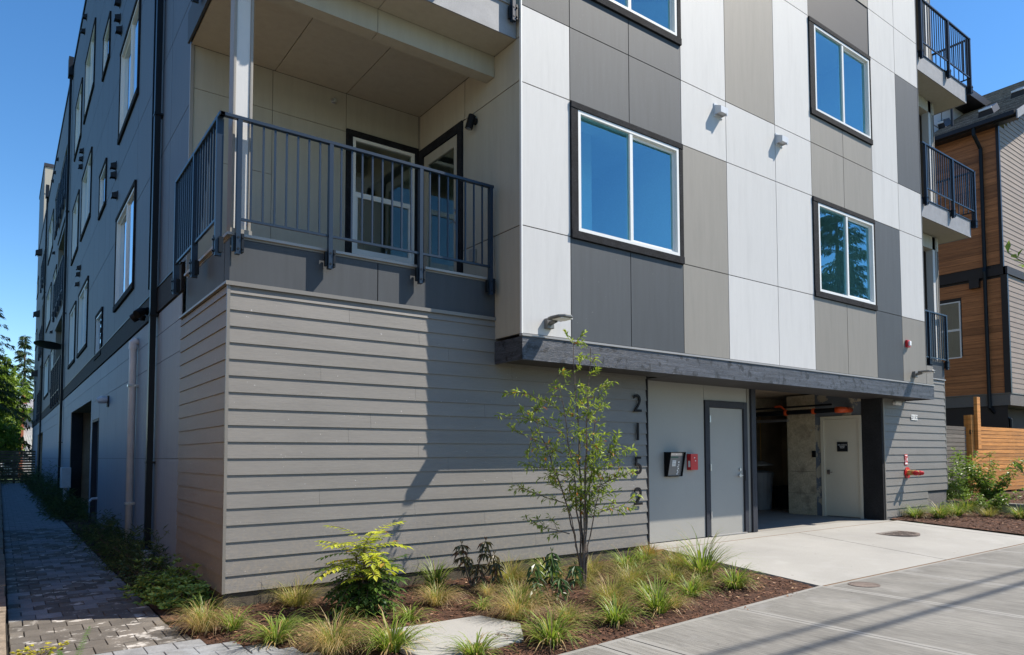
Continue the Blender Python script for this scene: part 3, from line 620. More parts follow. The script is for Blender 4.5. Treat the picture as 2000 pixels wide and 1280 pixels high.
# --- exhaust hoods
def hood(W, u, v, s, m, parent):
    mb = MB(); P = W.pt; d = s*.75; e = s/2
    A = [P(u-e, v-e*.8, 0), P(u+e, v-e*.8, 0), P(u+e, v+e, 0), P(u-e, v+e, 0)]; Bq = [P(u-e, v-e*.8, d), P(u+e, v-e*.8, d), P(u+e, v+e*.3, d), P(u-e, v+e*.3, d)]
    mb.quad(A[3], A[2], Bq[2], Bq[3]); mb.quad(Bq[3], Bq[2], Bq[1], Bq[0]); mb.quad(A[0], A[3], Bq[3], Bq[0]); mb.quad(A[1], A[2], Bq[2], Bq[1])
    W.bx(mb, u-e*1.15, u+e*1.15, v-e*1.1, v+e*1.2, -.002, .012)
    mb.quad(*[P(u-e*.96, v-e*.55, .02), P(u+e*.96, v-e*.55, .02), P(u+e*.96, v-e*.55, d*.97), P(u-e*.96, v-e*.55, d*.97)])
    W.bx(mb, u+e*.5, u+e*.8, v-e*1.1, v-e*.6, d*.85, d*1.02)
    return obj('exhaust_hood', mb, m, parent)
hood(WP, 6.66, 6.42, .17, m_pvc, B); hood(WP, 8.20, 6.40, .17, m_pvc, B)
for u, v in ((9.75, 10.55), (9.72, 10.2), (9.42, 9.8), (9.75, 7.15), (9.72, 6.95), (9.42, 6.45), (17.6, 14.4), (18.1, 14.2), (17.4, 10.25), (17.5, 10.05), (17.6, 9.85), (17.2, 6.75), (17.4, 6.6), (17.6, 6.35), (31.1, 10.4), (31.1, 6.85), (30.5, 14.45), (32.5, 14.5), (34.1, 14.6)):
    hood(WL0, u-(.55 if u < 11 else .2), v, .14, m_ndark, B)
for u, v in ((45.5, 13.8), (46, 10.1), (46.2, 6.45)): hood(WL0, u, v, .42, m_ndark, B)
# ---------------------------------------------------------------- ground, path, pavements
def S(name, mb, m, z=None): return obj(name, mb, m, None, 'structure')
mb = MB(); mb.quad((-400, -400, -.36), (500, -400, -.36), (500, 500, -.36), (-400, 500, -.36)); S('ground', mb, m_grassg)
mb = MB(); mb.quad((-200, -16.5, -.345), (200, -16.5, -.345), (200, -8.0, -.345), (-200, -8.0, -.345)); S('road', mb, m_asph)
mb = MB(); mb.box(-200, 200, -8.0, -7.85, -.4, -.205); S('kerb', mb, m_walkb)
mb = MB(); mb.box(-200, 200, -19, -16.5, -.4, -.22); S('far_pavement', mb, m_walkb)
def interp(t, pts):
    if t <= pts[0][0]: return pts[0][1]
    for (a, va), (b, vb) in zip(pts[:-1], pts[1:]):
        if t <= b: return va+(vb-va)*(t-a)/(b-a)
    return pts[-1][1]
EDGE = [(-3.2, .80), (-2.5, .52), (-1.75, .19), (-1.45, .05), (-.95, -.36), (-.45, -.46), (-.2, -.48)]
xl = lambda y: interp(y, EDGE)
xr = lambda y: 5.80+.06*y
ysw = lambda x: -3.008+(min(max(x, -2), 5.68)-1.61)*.078
# pavement slabs with tooled borders
side = S('pavement', MB().box(-60, 120, -7.85, -3.3, -.38, -.225), m_joint)
def slab(x0, x1, y0, y1, parent, m, mbord, zf, border=.055, gap=.005, th=.10, name='slab', yl=None):
    """paving slab: broomed middle, smooth tooled border; yl(x) bends the far edge"""
    mb = MB(); a, b, c, d = x0+gap, x1-gap, y0+gap, y1-gap
    ya = (yl(a) if yl else d); yb = (yl(b) if yl else d)
    O = [(a, c), (b, c), (b, yb), (a, ya)]; e = min(border, (b-a)*.3); I = [(a+e, c+e), (b-e, c+e), (b-e, yb-e), (a+e, ya-e)]
    q = lambda p, z=0: (p[0], p[1], zf(p[0], p[1])+z)
    mb.quad(*[q(p) for p in I]); mb.cur = 1
    for i in range(4):
        j = (i+1) % 4; mb.quad(q(O[i], -.001), q(O[j], -.001), q(I[j]), q(I[i])); mb.quad(q(O[i], -th), q(O[j], -th), q(O[j], -.001), q(O[i], -.001))
    return obj(name, mb, [m, mbord], parent)
zs = lambda x, y: -.2
xs = [-14, -12.4, -10.8, -9.2, -7.6, -6, -4.4, -2.8, -1.2, .4, 2.05, 2.37, 3.98, 5.68, 7.28, 8.82, 10.4, 12.0, 13.6, 15.2, 16.8, 18.4, 20, 21.6, 23.2, 24.8]
for a, b in zip(xs[:-1], xs[1:]):
    far = (lambda x: ysw(x)) if b < 5.7 else (lambda x: -2.742)
    if a < -2: far = lambda x: -3.2
    slab(a, b, -6.2, -2.73, side, m_walk, m_walkb, zs, yl=far, gap=(.012 if a in (2.05, ) else .005))
    slab(a, b, -7.8, -6.2, side, m_walk, m_walkb, zs)
# driveway
zd = lambda x, y: -.2+.15*min(1, max(0, (y+2.73)/2.73))
drv = S('driveway', MB().box(5.70, 12.66, -2.70, .40, -.35, -.226), m_joint)
DX = [(5.80, 5.645), (9.18, 8.82), (12.30, 12.28), (12.66, 12.67)]
for (t0, b0), (t1, b1) in zip(DX[:-1], DX[1:]):
    mb = MB(); g = .009; e = .05
    O = [(b0+g, -2.716), (b1-g, -2.716), (t1-g, -.16), (t0+g, -.16)]; n = 8
    for k in range(n):
        f0, f1 = k/n, (k+1)/n; P = lambda f, s: (O[0][0]+(O[3][0]-O[0][0])*f, O[0][1]+(O[3][1]-O[0][1])*f) if s == 0 else (O[1][0]+(O[2][0]-O[1][0])*f, O[1][1]+(O[2][1]-O[1][1])*f)
        a, b, c, d = P(f0, 0), P(f0, 1), P(f1, 1), P(f1, 0); mb.quad(*[(p[0], p[1], zd(*p)) for p in (a, b, c, d)])
        mb.quad((a[0], a[1], zd(*a)-.12), (d[0], d[1], zd(*d)-.12), (d[0], d[1], zd(*d)), (a[0], a[1], zd(*a))); mb.quad((b[0], b[1], zd(*b)), (c[0], c[1], zd(*c)), (c[0], c[1], zd(*c)-.12), (b[0], b[1], zd(*b)-.12))
    obj('slab', mb, m_conc, drv)
mb = MB(); mb.box(5.66, 12.5, -.148, .36, -.2, -.056); obj('threshold_slab', mb, m_conc, drv)
mb = MB(); mb.box(8.705, 12.44, .362, .45, -.2, -.052); obj('threshold_slab', mb, m_floor, drv)
mb = MB(); mb.box(5.68, 12.6, -.160, -.149, -.2, -.056); mb.box(5.66, 12.67, -2.741, -2.717, -.3, -.2015); obj('expansion_strip', mb, m_expj, drv)
# brick path of concrete pavers
path = S('brick_path', MB().box(-1.61, .8, -3.05, 46, -.36, -.218), m_joint)
def paver_mesh(w, l):
    mb = MB(); c = .003; h = .06; a, b = w/2-.0045, l/2-.0075
    lo = [(-a, -b, -h), (a, -b, -h), (a, b, -h), (-a, b, -h)]; mi = [(x, y, -c) for x, y, z in lo]; hi = [((a-c)*(1 if x > 0 else -1), (b-c)*(1 if y > 0 else -1), 0) for x, y, z in lo]
    mb.v = lo+mi+hi
    mb.f = [(8, 9, 10, 11)]+[(i, (i+1) % 4, 4+(i+1) % 4, 4+i) for i in range(4)]+[(4+i, 4+(i+1) % 4, 8+(i+1) % 4, 8+i) for i in range(4)]; mb.mi = [0]*len(mb.f)
    return mb
PW, PL = .2065, .1225
PL = .2450/2
pav = []
y = -3.0; k = 0
PR = .245   # course depth
while y < 45:
    x = -1.595-(PW*.5 if k % 2 else 0)
    while x < xl(y)-.02:
        x0 = max(x, -1.595); x1 = min(x+PW, xl(y+.07))
        if x1-x0 > .05: pav.append((x0, x1, y))
        x += PW
    y += PR; k += 1
cache = {}
cx, cy = -1.695, -7.214
pav.sort(key=lambda p: (p[2] < -1.0, p[2]))
nind = 0; far = MB()
for (x0, x1, y) in pav:
    w = round(x1-x0, 2); r_ = random.Random(int(x0*1000)*31+int(y*1000))
    z = -.2+r_.uniform(-.002, .003)
    if nind < 296 and y > -1.2:
        if w not in cache: cache[w] = [paver_mesh(w, PR).mesh('paver', m) for m in (m_paver, m_pavers)]
        o = put('paver', cache[w][0 if (y < .9 or r_.random() < .5) else 1], path, ((x0+x1)/2, y+PR/2, z)); o.rotation_euler = (r_.uniform(-.006, .006), r_.uniform(-.006, .006), r_.uniform(-.008, .008)); nind += 1
    else:
        pm = paver_mesh(w, PR); n = len(far.v); ccx, ccy = (x0+x1)/2, y+PR/2
        far.v += [(vx+ccx, vy+ccy, vz+z) for vx, vy, vz in pm.v]; far.f += [tuple(n+i for i in f) for f in pm.f]; far.mi += [0]*len(pm.f)
obj('paver', far, m_pavers, path, 'stuff')
mb = MB()
for k in range(60):
    y0 = -4+k*.8; j = random.uniform(-.01, .01); mb.box(-1.86+j, -1.612+j, y0, y0+.796, -.35, -.075+random.uniform(-.012, .012))
S('kerb', mb, m_kerb)

# ---------------------------------------------------------------- planting beds
def hb(x, y):
    n = mnoise.noise(Vector((x*1.6, y*1.6, 0)))*.018+mnoise.noise(Vector((x*7, y*7, 3)))*.008
    e = min(1, max(0, (y-ysw(x))/.5))*min(1, max(0, (x-xl(y))/.35)); w_ = min(1, max(0, (y+1.2)/1.2))
    return -.225+.05*e+.035*w_*e+n
def bed(name, rows, f, m=m_mulch0):
    mb = MB(); n = len(rows[0])
    for r_ in rows: mb.v += [(x, y, f(x, y)) for x, y in r_]
    for i in range(len(rows)-1):
        for j in range(n-1):
            mb.f.append((i*n+j, i*n+j+1, (i+1)*n+j+1, (i+1)*n+j)); mb.mi.append(0)
    return obj(name, mb, m, None, 'structure', smooth=True)
bed('planting_bed', [[(xl(y)+(xr(y)-xl(y))*j/90, y) for j in range(91)] for y in [-3.05+3.02*i/50 for i in range(51)]], hb)
hl = lambda x, y: -.185+mnoise.noise(Vector((x*6, y*6, 3)))*.012
bed('side_bed', [[(-.48+.50*j/8, y) for j in range(9)] for y in [-.03+45*i/300 for i in range(301)]], hl)
hr = lambda x, y: -.03+(x-12.7)*.012-.15*min(1, max(0, -y/2.7))*.9+mnoise.noise(Vector((x*3, y*3, 1)))*.02
bed('street_bed', [[(12.66+3.4*j/40, y) for j in range(41)] for y in [-2.73+3.2*i/40 for i in range(41)]], hr)
hr2 = lambda x, y: .12+mnoise.noise(Vector((x*2, y*2, 1)))*.02
bed('upper_bed', [[(16.1+9*j/60, y) for j in range(61)] for y in [-2.73+4.4*i/30 for i in range(31)]], hr2)
def chips(name, n, fx, f, size=(.012, .045), m=chip_m):
    mb = MB(); r_ = random.Random(5)
    for _ in range(n):
        x, y = fx(r_); z = f(x, y)+r_.uniform(.0, .012); l = r_.uniform(*size); w = l*r_.uniform(.2, .5); a = r_.uniform(0, 6.3); t = r_.uniform(-.5, .5)
        d = Vector((math.cos(a), math.sin(a), t*.7))*l/2; e = Vector((-math.sin(a), math.cos(a), r_.uniform(-.5, .5)))*w/2; c = Vector((x, y, z+.004))
        mb.quad(c-d-e, c+d-e*.7, c+d*.9+e, c-d+e*.8)
    return obj(name, mb, m, None, 'stuff')
def fmain(r_):
    y = r_.uniform(-3.0, -.02); return (r_.uniform(xl(y)+.0, xr(y)-.01), y)
chips('bark_mulch', 15000, fmain, hb)
chips('bark_mulch', 900, lambda r_: (r_.uniform(-.47, -.01), r_.uniform(0, 5)), hl)
chips('bark_mulch', 3500, lambda r_: (r_.uniform(12.7, 16.0), r_.uniform(-2.7, .0)), hr, (.02, .06))
chips('bark_mulch', 3000, lambda r_: (r_.uniform(16.2, 21.0), r_.uniform(-2.5, 1.15)), hr2, (.03, .08))
def litter(name, pts, s, m, label):
    mb = MB(); r_ = random.Random(11)
    for x, y, z in pts:
        a = r_.uniform(0, 6.3); d = Vector((math.cos(a), math.sin(a), 0))*s*r_.uniform(.7, 1.2); e = Vector((-math.sin(a), math.cos(a), 0))*s*r_.uniform(.3, .5); c = Vector((x, y, z+.012)); u = Vector((0, 0, s*.25))
        mb.quad(c-d, c+e+u, c+d, c+u*.2); mb.quad(c-d, c+u*.2, c+d, c-e+u*.9)
    return obj(name, mb, m, None, 'stuff')
rl = random.Random(3); L_ = []
for _ in range(90):
    y = rl.uniform(-2.9, -.3); x = rl.uniform(xl(y)+.1, xr(y)-.1); L_.append((x, y, hb(x, y)))
for _ in range(40):
    x = rl.uniform(4.2, 5.6); y = rl.uniform(-2.6, -1.9); L_.append((x, y, hb(x, y)))
litter('fallen_leaves', L_, .028, litter_m, '')
# concrete cover slab in the bed
poly = [(.86, -1.66), (1.77, -1.70), (1.88, -2.18), (1.60, -2.62), (.74, -2.66), (.70, -2.05)]
mb = MB(); mb.prism(poly, 'z', -.25, -.152); cv = obj('utility_cover', mb, m_conc); md = cv.modifiers.new('bevel', 'BEVEL'); md.width = .012; md.segments = 2
tag(cv, 'pale concrete utility slab lying in the mulch among the grasses', 'utility cover')
mb = MB(); mb.box(16.0, 16.16, -2.7, 1.1, -.3, .17); S('retaining_kerb', mb, m_walkb)
# cast-iron drain grate and small cover
def grate(cx_, cy_, r_, z, name, label, cells):
    t = thing(name, label, 'drain cover', (cx_, cy_, z))
    mb = MB(); n = 40
    for k in range(n):
        a, b = 2*math.pi*k/n, 2*math.pi*(k+1)/n; P = lambda t_, q, zz: (cx_+math.cos(t_)*q, cy_+math.sin(t_)*q, zz)
        mb.quad(P(a, r_*.86, z+.006), P(a, r_, z+.006), P(b, r_, z+.006), P(b, r_*.86, z+.006)); mb.quad(P(a, r_, z+.006), P(a, r_, z-.02), P(b, r_, z-.02), P(b, r_, z+.006)); mb.quad(P(a, r_*.86, z-.01), P(a, r_*.86, z+.006), P(b, r_*.86, z+.006), P(b, r_*.86, z-.01))
    obj('rim', mb, m_iron, t)
    mb = MB(); mb.tube([(cx_, cy_, z+.0006), (cx_, cy_, z+.0018)], r_*.87, 32); obj('pit', mb, m_black, t)  # flat black disc: darkness of the hole put in as colour
    if cells:
        mb = MB(); s = r_*2/cells
        for i in range(cells+1):
            q = -r_+i*s
            for ax in (0, 1):
                h = math.sqrt(max(0, (r_*.87)**2-q*q))
                if h < .02: continue
                if ax == 0: mb.box(cx_+q-.011, cx_+q+.011, cy_-h, cy_+h, z+.002, z+.0062)
                else: mb.box(cx_-h, cx_+h, cy_+q-.011, cy_+q+.011, z+.0025, z+.0068)
        obj('grid', mb, m_iron, t)
    else:
        mb = MB(); mb.tube([(cx_, cy_, z+.002), (cx_, cy_, z+.006)], r_*.84, 32); obj('lid', mb, m_iron, t)
    return t
grate(10.75, -1.03, .41, zd(10.75, -1.03)+.002, 'drain_grate', 'round rusty iron drain grate set in the concrete driveway', 9)
grate(6.10, -2.98, .17, -.2, 'access_cover', 'small round rusty cover in the pavement below the driveway joint', 0)

# ---------------------------------------------------------------- wall furniture
def digit(ch, z, size, label):
    me = on_front(text_mesh(ch, size, .008, bold=0), 5.45, -.040, z); me.materials.append(m_black)
    o = put('house_number', me, None); return tag(o, label, 'house number', 'tall house numbers on the lap siding')
digit('2', 2.01, .36, 'black numeral 2 at the top of the vertical house number')
digit('1', 1.605, .36, 'slim straight one, second from the top of the house number')
digit('5', 1.125, .36, 'round-bellied five, third from the top of the house number')
digit('2', .69, .36, 'black numeral 2 at the bottom of the vertical house number')
plq = thing('address_plate', 'small white 2152 address stickers on the right lap siding', 'address sign', (13.795, -.016, 2.066))
for i, ch in enumerate('2152'):
    x = 13.735+i*.072-.03
    pl = boxo('tile', (x-.030, x+.030, -.0235, -.0165, 2.01, 2.125), m_signw, plq)
    me = on_front(text_mesh(ch, .105, .001), x, -.0255, 2.066); me.materials.append(m_black); put('numeral', me, pl, (0, 0, 0))
fs = thing('fire_sign', 'small red and white FDC sign on the right lap siding', 'sign', (13.39, -.016, 1.163))
boxo('plate', (13.33, 13.455, -.0205, -.0175, 1.05, 1.275), m_red, fs); boxo('panel', (13.34, 13.445, -.0235, -.0207, 1.065, 1.26), m_signw, fs)
me = on_front(text_mesh('FDC', .125, .001, bold=.03), 0, 0, 0); me.transform(Matrix.Diagonal((.42, 1, 1.55, 1))); me.transform(Matrix.Translation((13.392, -.0252, 1.163))); me.materials.append(m_red); put('lettering', me, fs, (0, 0, 0))
fd = thing('fire_connection', 'red and brass twin fire department hose inlet on the right siding', 'fire connection', (13.42, 0, .89))
mb = MB(); mb.tube([(13.42, .0, .89), (13.42, -.035, .89)], .115, 24); obj('flange', mb, m_red, fd, smooth=False)
mb = MB(); mb.tube([(13.42, -.03, .89), (13.42, -.12, .89), (13.44, -.18, .89)], [.06, .055, .06], 14)
for s in (-1, 1): mb.tube([(13.42, -.14, .89), (13.42+s*.085, -.24, .885)], [.05, .045], 12)
obj('body', mb, m_brass, fd)
for s in (-1, 1):
    mb = MB(); a = Vector((13.42+s*.075, -.225, .885)); dv = Vector((s*.085, -.1, -.005)).normalized(); mb.tube([a, a+dv*.03, a+dv*.034, a+dv*.085], [.052, .052, .044, .040], 14); mb.tube([a+dv*.085, a+dv*.10], .018, 6); obj('cap', mb, m_red, fd)
mb = MB(); mb.tube([(13.42, -.25, .86), (13.43, -.25, .80), (13.45, -.24, .83)], .004, 4); obj('chain', mb, m_brass, fd)
# mail sign on the inner door
ms = thing('door_sign', 'small black room sign with white lettering on the cream inner door', 'sign', (XJ-.01, .85, 1.45))
boxo('plate', (XJ-.012, XJ-.0055, .745, .985, 1.34, 1.545), m_sign, ms)
me = on_left(text_mesh('MAIL PACKAGE\nDELIVERY\nROOM', .030, .0006, spacing=1.0), XJ-.0128, .865, 1.45); me.materials.append(m_signw); put('lettering', me, ms, (0, 0, 0))
# intercom and key box on the door wall
ix, iz = 6.59, 1.14; y0 = YD
ic = thing('intercom', 'dark steel intercom keypad with hooded sides beside the red box', 'intercom', (ix, y0, iz))
mb = MB()
mb.prism([(y0, iz-.19), (y0-.07, iz-.19), (y0-.15, iz+.19), (y0, iz+.19)], 'x', ix-.17, ix-.163); mb.prism([(y0, iz-.19), (y0-.07, iz-.19), (y0-.15, iz+.19), (y0, iz+.19)], 'x', ix+.163, ix+.17)
mb.box(ix-.162, ix+.162, y0-.15, y0-.002, iz+.184, iz+.19); mb.box(ix-.162, ix+.162, y0-.07, y0-.002, iz-.19, iz-.184); obj('hood', mb, m_black, ic)
fp = MB(); P = lambda u, v, e=0: (ix+u, y0-.045-(v+.18)*.18-e, iz+v)
fp.quad(P(-.16, -.18), P(.16, -.18), P(.16, .18), P(-.16, .18)); fpo = obj('face_plate', fp, mat('intercom_face', (.16, .17, .18), var=.05, rough=.35, metal=.5, bump=0), ic)
def face(name, u0, u1, v0, v1, m, e=.003):
    q = MB(); q.quad(P(u0, v0, e), P(u1, v0, e), P(u1, v1, e), P(u0, v1, e)); return obj(name, q, m, fpo)
face('header', -.155, .155, .135, .175, m_galv); face('display', -.12, .05, .095, .12, mat('lcd', (.05, .11, .09), bump=0, rough=.2)); face('camera_lens', -.01, .01, .145, .165, m_signw, .005)
for i in range(3):
    for j in range(4): face('key', -.075+i*.028, -.052+i*.028, -.03+j*.024, -.012+j*.024, m_signw)
for j in range(6): face('label_strip', .05+(.012 if j % 2 else 0), .075+(.012 if j % 2 else 0), -.16+j*.028, -.142+j*.028, m_signw)
face('button', .062, .085, .02, .045, m_signw)
kb = thing('key_box', 'small red fire key box on the grey wall beside the door', 'key box', (7.03, y0, 1.17))
o = boxo('case', (6.945, 7.115, y0-.085, y0-.001, 1.045, 1.30), m_red, kb, .004)
mb = MB()
for x, z in ((7.03, 1.24), (7.05, 1.19)): mb.tube([(x, y0-.085, z), (x, y0-.092, z)], .010, 8)
obj('lock', mb, m_signw, kb); boxo('label_plate', (6.9425, 6.9449, y0-.07, y0-.03, 1.09, 1.19), m_signw, kb)
# area lights on the panel wall
def arealight(x, z, label):
    y = YP; t = thing('wall_light', label, 'wall light', (x, y, z), 'LED area lights over the canopy beam')
    boxo('mounting_box', (x-.055, x+.055, y-.06, y-.001, z-.06, z+.06), m_galvd, t, .006)
    mb = MB(); mb.tube([(x, y-.05, z), (x+.0, y-.16, z+.02)], .028, 8); obj('arm', mb, m_galvd, t)
    mb = MB(); mb.prism([(x-.10, y-.12), (x-.12, y-.20), (x-.11, y-.34), (x-.05, y-.40), (x+.05, y-.40), (x+.11, y-.34), (x+.12, y-.20), (x+.10, y-.12)], 'z', z+.02, z+.055); h = obj('head', mb, m_galvd, t); h.modifiers.new('bevel', 'BEVEL').width = .01
    boxo('lens', (x-.085, x+.085, y-.37, y-.2, z+.012, z+.019), m_signw, h)
m_galvd = mat('light_housing', (.16, .16, .155), var=.1, rough=.4, metal=.3, bump=.02)
arealight(3.42, 2.85, 'flat LED wall light above the left end of the canopy beam'); arealight(12.62, 2.86, 'flat LED wall light above the right end of the canopy beam')
st = thing('alarm_strobe', 'small red and white fire alarm strobe on the panel wall', 'alarm strobe', (12.36, YP, 3.46))
boxo('case', (12.30, 12.42, YP-.05, YP-.001, 3.38, 3.52), m_red, st, .006); boxo('lens', (12.325, 12.395, YP-.085, YP-.051, 3.405, 3.50), m_signw, st, .01)
cmra = thing('security_camera', 'white bullet security camera under the canopy by the right siding', 'security camera', (12.95, 0, 2.33))
mb = MB(); mb.tube([(12.95, 0, 2.34), (12.95, -.05, 2.34)], .04, 12); obj('base', mb, m_trimw, cmra)
mb = MB(); mb.tube([(12.93, -.05, 2.34), (13.0, -.14, 2.33)], .045, 12); obj('housing', mb, m_trimw, cmra)
mb = MB(); mb.tube([(13.0, -.141, 2.33), (13.005, -.148, 2.329)], .032, 12); obj('lens', mb, m_black, cmra)
# recess sconce, dome, outlet
sc1 = thing('wall_sconce', 'black cylinder sconce on the balcony side wall', 'wall light', (3.05, .43, 5.58))
mb = MB(); mb.tube([(3.05, .43, 5.60), (3.0, .43, 5.60)], .045, 12); obj('base', mb, m_black, sc1)
mb = MB(); mb.tube([(2.99, .43, 5.665), (2.95, .45, 5.49)], .048, 14); obj('shade', mb, m_black, sc1); mb = MB(); mb.tube([(2.9492, .4504, 5.4865), (2.9485, .4508, 5.484)], .036, 12); obj('lens', mb, m_galv, sc1)
d1 = thing('steel_wall_dome', 'small round steel fitting on the balcony back wall', 'wall fitting', (1.752, 2.0, 6.11))
mb = MB(); mb.tube([(1.752, 1.999, 6.11), (1.752, 1.985, 6.11)], .04, 14); mb.tube([(1.752, 1.985, 6.11), (1.75, 1.94, 6.10)], [.018, .022], 8); obj('body', mb, m_galv, d1)
ot = thing('outlet_box', 'grey weatherproof outlet box low on the balcony side wall', 'outlet', (3.05, .463, 3.84))
boxo('cover', (2.99, 3.049, .41, .52, 3.76, 3.93), m_trimt, ot, .01)
# left facade fittings
fl = thing('flood_light', 'twin black flood light at the top of the side wall by the downspout', 'flood light', (-.02, 4.5, 3.42))
mb = MB(); mb.tube([(-.02, 4.5, 3.42), (-.07, 4.5, 3.42)], .06, 12); obj('base', mb, m_black, fl)
for dy in (-.16, .16):
    mb = MB(); mb.tube([(-.05, 4.5, 3.42), (-.10, 4.5+dy*.6, 3.40)], .014, 6); mb.tube([(-.08, 4.5+dy*.55, 3.42), (-.15, 4.5+dy, 3.37), (-.21, 4.5+dy*1.25, 3.32)], [.035, .065, .06], 12); obj('lamp_head', mb, m_black, fl)
mb = MB(); mb.tube([(-.1, 4.5, 3.35), (-.12, 4.5, 3.28)], .04, 10); obj('sensor', mb, m_black, fl)
bl = thing('bulkhead_light', 'small white wall lamp beside the first joint of the shaded side wall', 'wall light', (-.0, 9.4, 2.42))
boxo('back_plate', (-.03, .0, 9.32, 9.48, 2.30, 2.52), m_frame, bl); mb = MB(); mb.tube([(-.03, 9.4, 2.44), (-.12, 9.4, 2.44), (-.2, 9.38, 2.41)], [.07, .08, .05], 12); obj('head', mb, m_pvc, bl)
eb = thing('meter_box', 'pale grey electrical box on a conduit in front of the shaded side wall', 'electrical box', (-.1, 18.3, .7))
boxo('cabinet', (-.26, -.02, 18.0, 18.5, .40, 1.0), m_pvc, eb, .01); mb = MB(); mb.tube([(-.14, 18.25, -.2), (-.14, 18.25, .4)], .05, 8); obj('conduit', mb, m_pvc, eb)
hbm = thing('hose_tap', 'small pale hose tap low on the shaded side wall', 'hose tap', (-.0, 11.0, .38)); mb = MB(); mb.tube([(0, 11.0, .40), (-.1, 10.98, .40), (-.16, 10.9, .34)], [.03, .025, .02], 8); obj('spout', mb, m_pvc, hbm)
dc = thing('round_canopy', 'thin dark round canopy disc sticking out from the far side wall', 'canopy', (-.38, 23.8, 5.25))
mb = MB(); n = 28
ring = [[(-.40+.46*q*math.cos(2*math.pi*k/n), 23.8+.9*q*math.sin(2*math.pi*k/n), 5.27-.10*(1-q*q)+(-.40+.46*q*math.cos(2*math.pi*k/n))*-.12) for k in range(n)] for q in (.05, .5, .85, 1)]
for t_ in (0, .03):
    for a in range(3):
        for k in range(n):
            j = (k+1) % n; mb.quad(*[(p[0], p[1], p[2]+t_) for p in (ring[a][k], ring[a][j], ring[a+1][j], ring[a+1][k])])
obj('disc', mb, m_greenblk, dc) if 'm_greenblk' in globals() else obj('disc', mb, mat('dark_green_metal', (.012, .02, .014), bump=.05, rough=.5), dc)
mb = MB(); mb.tube([(0, 23.8, 5.25), (-.3, 23.8, 5.27)], .03, 6); obj('arm', mb, m_pipe, dc)
# --- garage contents
pp = thing('sprinkler_pipe', 'black sprinkler pipe with orange couplings under the garage ceiling', 'pipe')
mb = MB(); mb.tube([(12.1, .78, 2.21), (12.1, 3.8, 2.21)], .052, 12); mb.tube([(12.2, .95, 2.34), (12.15, 3.8, 2.33)], .022, 6); obj('main_run', mb, m_pipe, pp)
mb = MB(); mb.tube([(12.45, .66, 2.21), (12.2, .66, 2.21), (12.12, .70, 2.21), (12.1, .80, 2.21)], [.055, .062, .068, .066], 12); obj('elbow', mb, m_orange, pp, smooth=True)
for y in (1.30, 1.98): mb = MB(); mb.tube([(12.1, y-.03, 2.21), (12.1, y+.03, 2.21)], .064, 12); obj('coupling', mb, m_orange, pp)
mb = MB(); mb.tube([(12.08, 2.0, 2.27), (12.08, 2.1, 2.36), (12.08, 2.25, 2.36)], .022, 8); obj('valve', mb, m_orange, pp)
mb = MB(); mb.tube([(12.2, 2.0, 2.05), (12.2, 4.5, 2.05)], .035, 8); obj('branch_run', mb, m_galv, pp)
def bin_(x, y, r_, h, m, label, lid=True):
    t = thing('waste_bin', label, 'waste bin', (x, y, -.05), 'bins in the garage')
    mb = MB(); mb.tube([(x, y, -.05), (x, y, -.05+h*.92)], [r_*.82, r_], 18); obj('body', mb, m, t)
    mb = MB(); mb.tube([(x, y, -.05+h*.92), (x, y, -.05+h*.96), (x, y, -.05+h), (x, y, -.05+h*1.03)], [r_*1.08, r_*1.08, r_*.9, r_*.3], 18); obj('lid', mb, m, t)
    mb = MB(); mb.tube([(x, y, h*.8), (x, y, h*.84)], r_*1.03, 18); obj('rim_band', mb, m, t)
m_bing = mat('bin_grey', (.20, .20, .21), var=.15, rough=.4, bump=.05)
bin_(13.02, 3.35, .30, .92, m_bing, 'tall grey lidded bin nearest the garage post'); bin_(13.72, 3.15, .30, .55, m_black, 'low black bin in front of the concrete pier'); bin_(13.85, 3.9, .28, .86, m_gdark, 'brown bin at the back behind the black bin')
hv = thing('hanging_lamp', 'wide pale shade hanging on a yellow rod above the grey bin', 'hanging lamp', (12.98, 3.3, 1.04))
mb = MB(); mb.tube([(12.98, 3.3, 1.10), (12.98, 3.3, 2.3)], .012, 6); obj('rod', mb, m_brass, hv); mb = MB(); mb.tube([(12.98, 3.3, 1.02), (12.98, 3.3, 1.04), (12.98, 3.3, 1.13)], [.30, .30, .03], 18); obj('shade', mb, m_flash, hv)
pr = thing('vertical_rod', 'thin yellow vertical rod behind the garage post', 'rod'); mb = MB(); mb.tube([(12.76, 3.4, 0), (12.76, 3.4, 2.3)], .010, 6); obj('rod', mb, m_brass, pr)

# ---------------------------------------------------------------- fences
def hfence(name, label, x0, x1, y, z0, z1, bh, gap, m, posts, face=-1, th=.02, post_m=None, group=None):
    t = thing(name, label, 'fence', (x0, y, z0), group); z = z1-bh; n = 0
    while z > z0-.01:
        obj('board', MB().box(x0, x1, y-th/2, y+th/2, z, z+bh), m, t); z -= bh+gap; n += 1
    for p, zt, w in posts: obj('post', MB().box(p-w/2, p+w/2, y+(-w-th/2-.001 if face < 0 else th/2+.001), y+(-th/2-.001 if face < 0 else w+th/2), z0-.1, zt), post_m or m, t)
    return t
hfence('cedar_fence', 'golden cedar board fence catching the sun at the far right', 19.92, 27.5, 1.2, .10, 2.05, .098, .012, m_cedar, [(19.68, 2.36, .11), (22.9, 2.05, .1)], face=1)
hfence('weathered_fence', 'weathered grey board fence between the building corner and the cedar post', 15.4, 19.46, 1.22, .10, 2.03, .098, .012, m_cedarg, [(15.6, 2.0, .1)], face=1)
tp = boxo('cedar_post', (19.55, 19.90, 1.10, 1.19, .05, 2.36), m_cedar, None, .006); tag(tp, 'thick cedar post joining the grey fence to the golden fence', 'fence post')
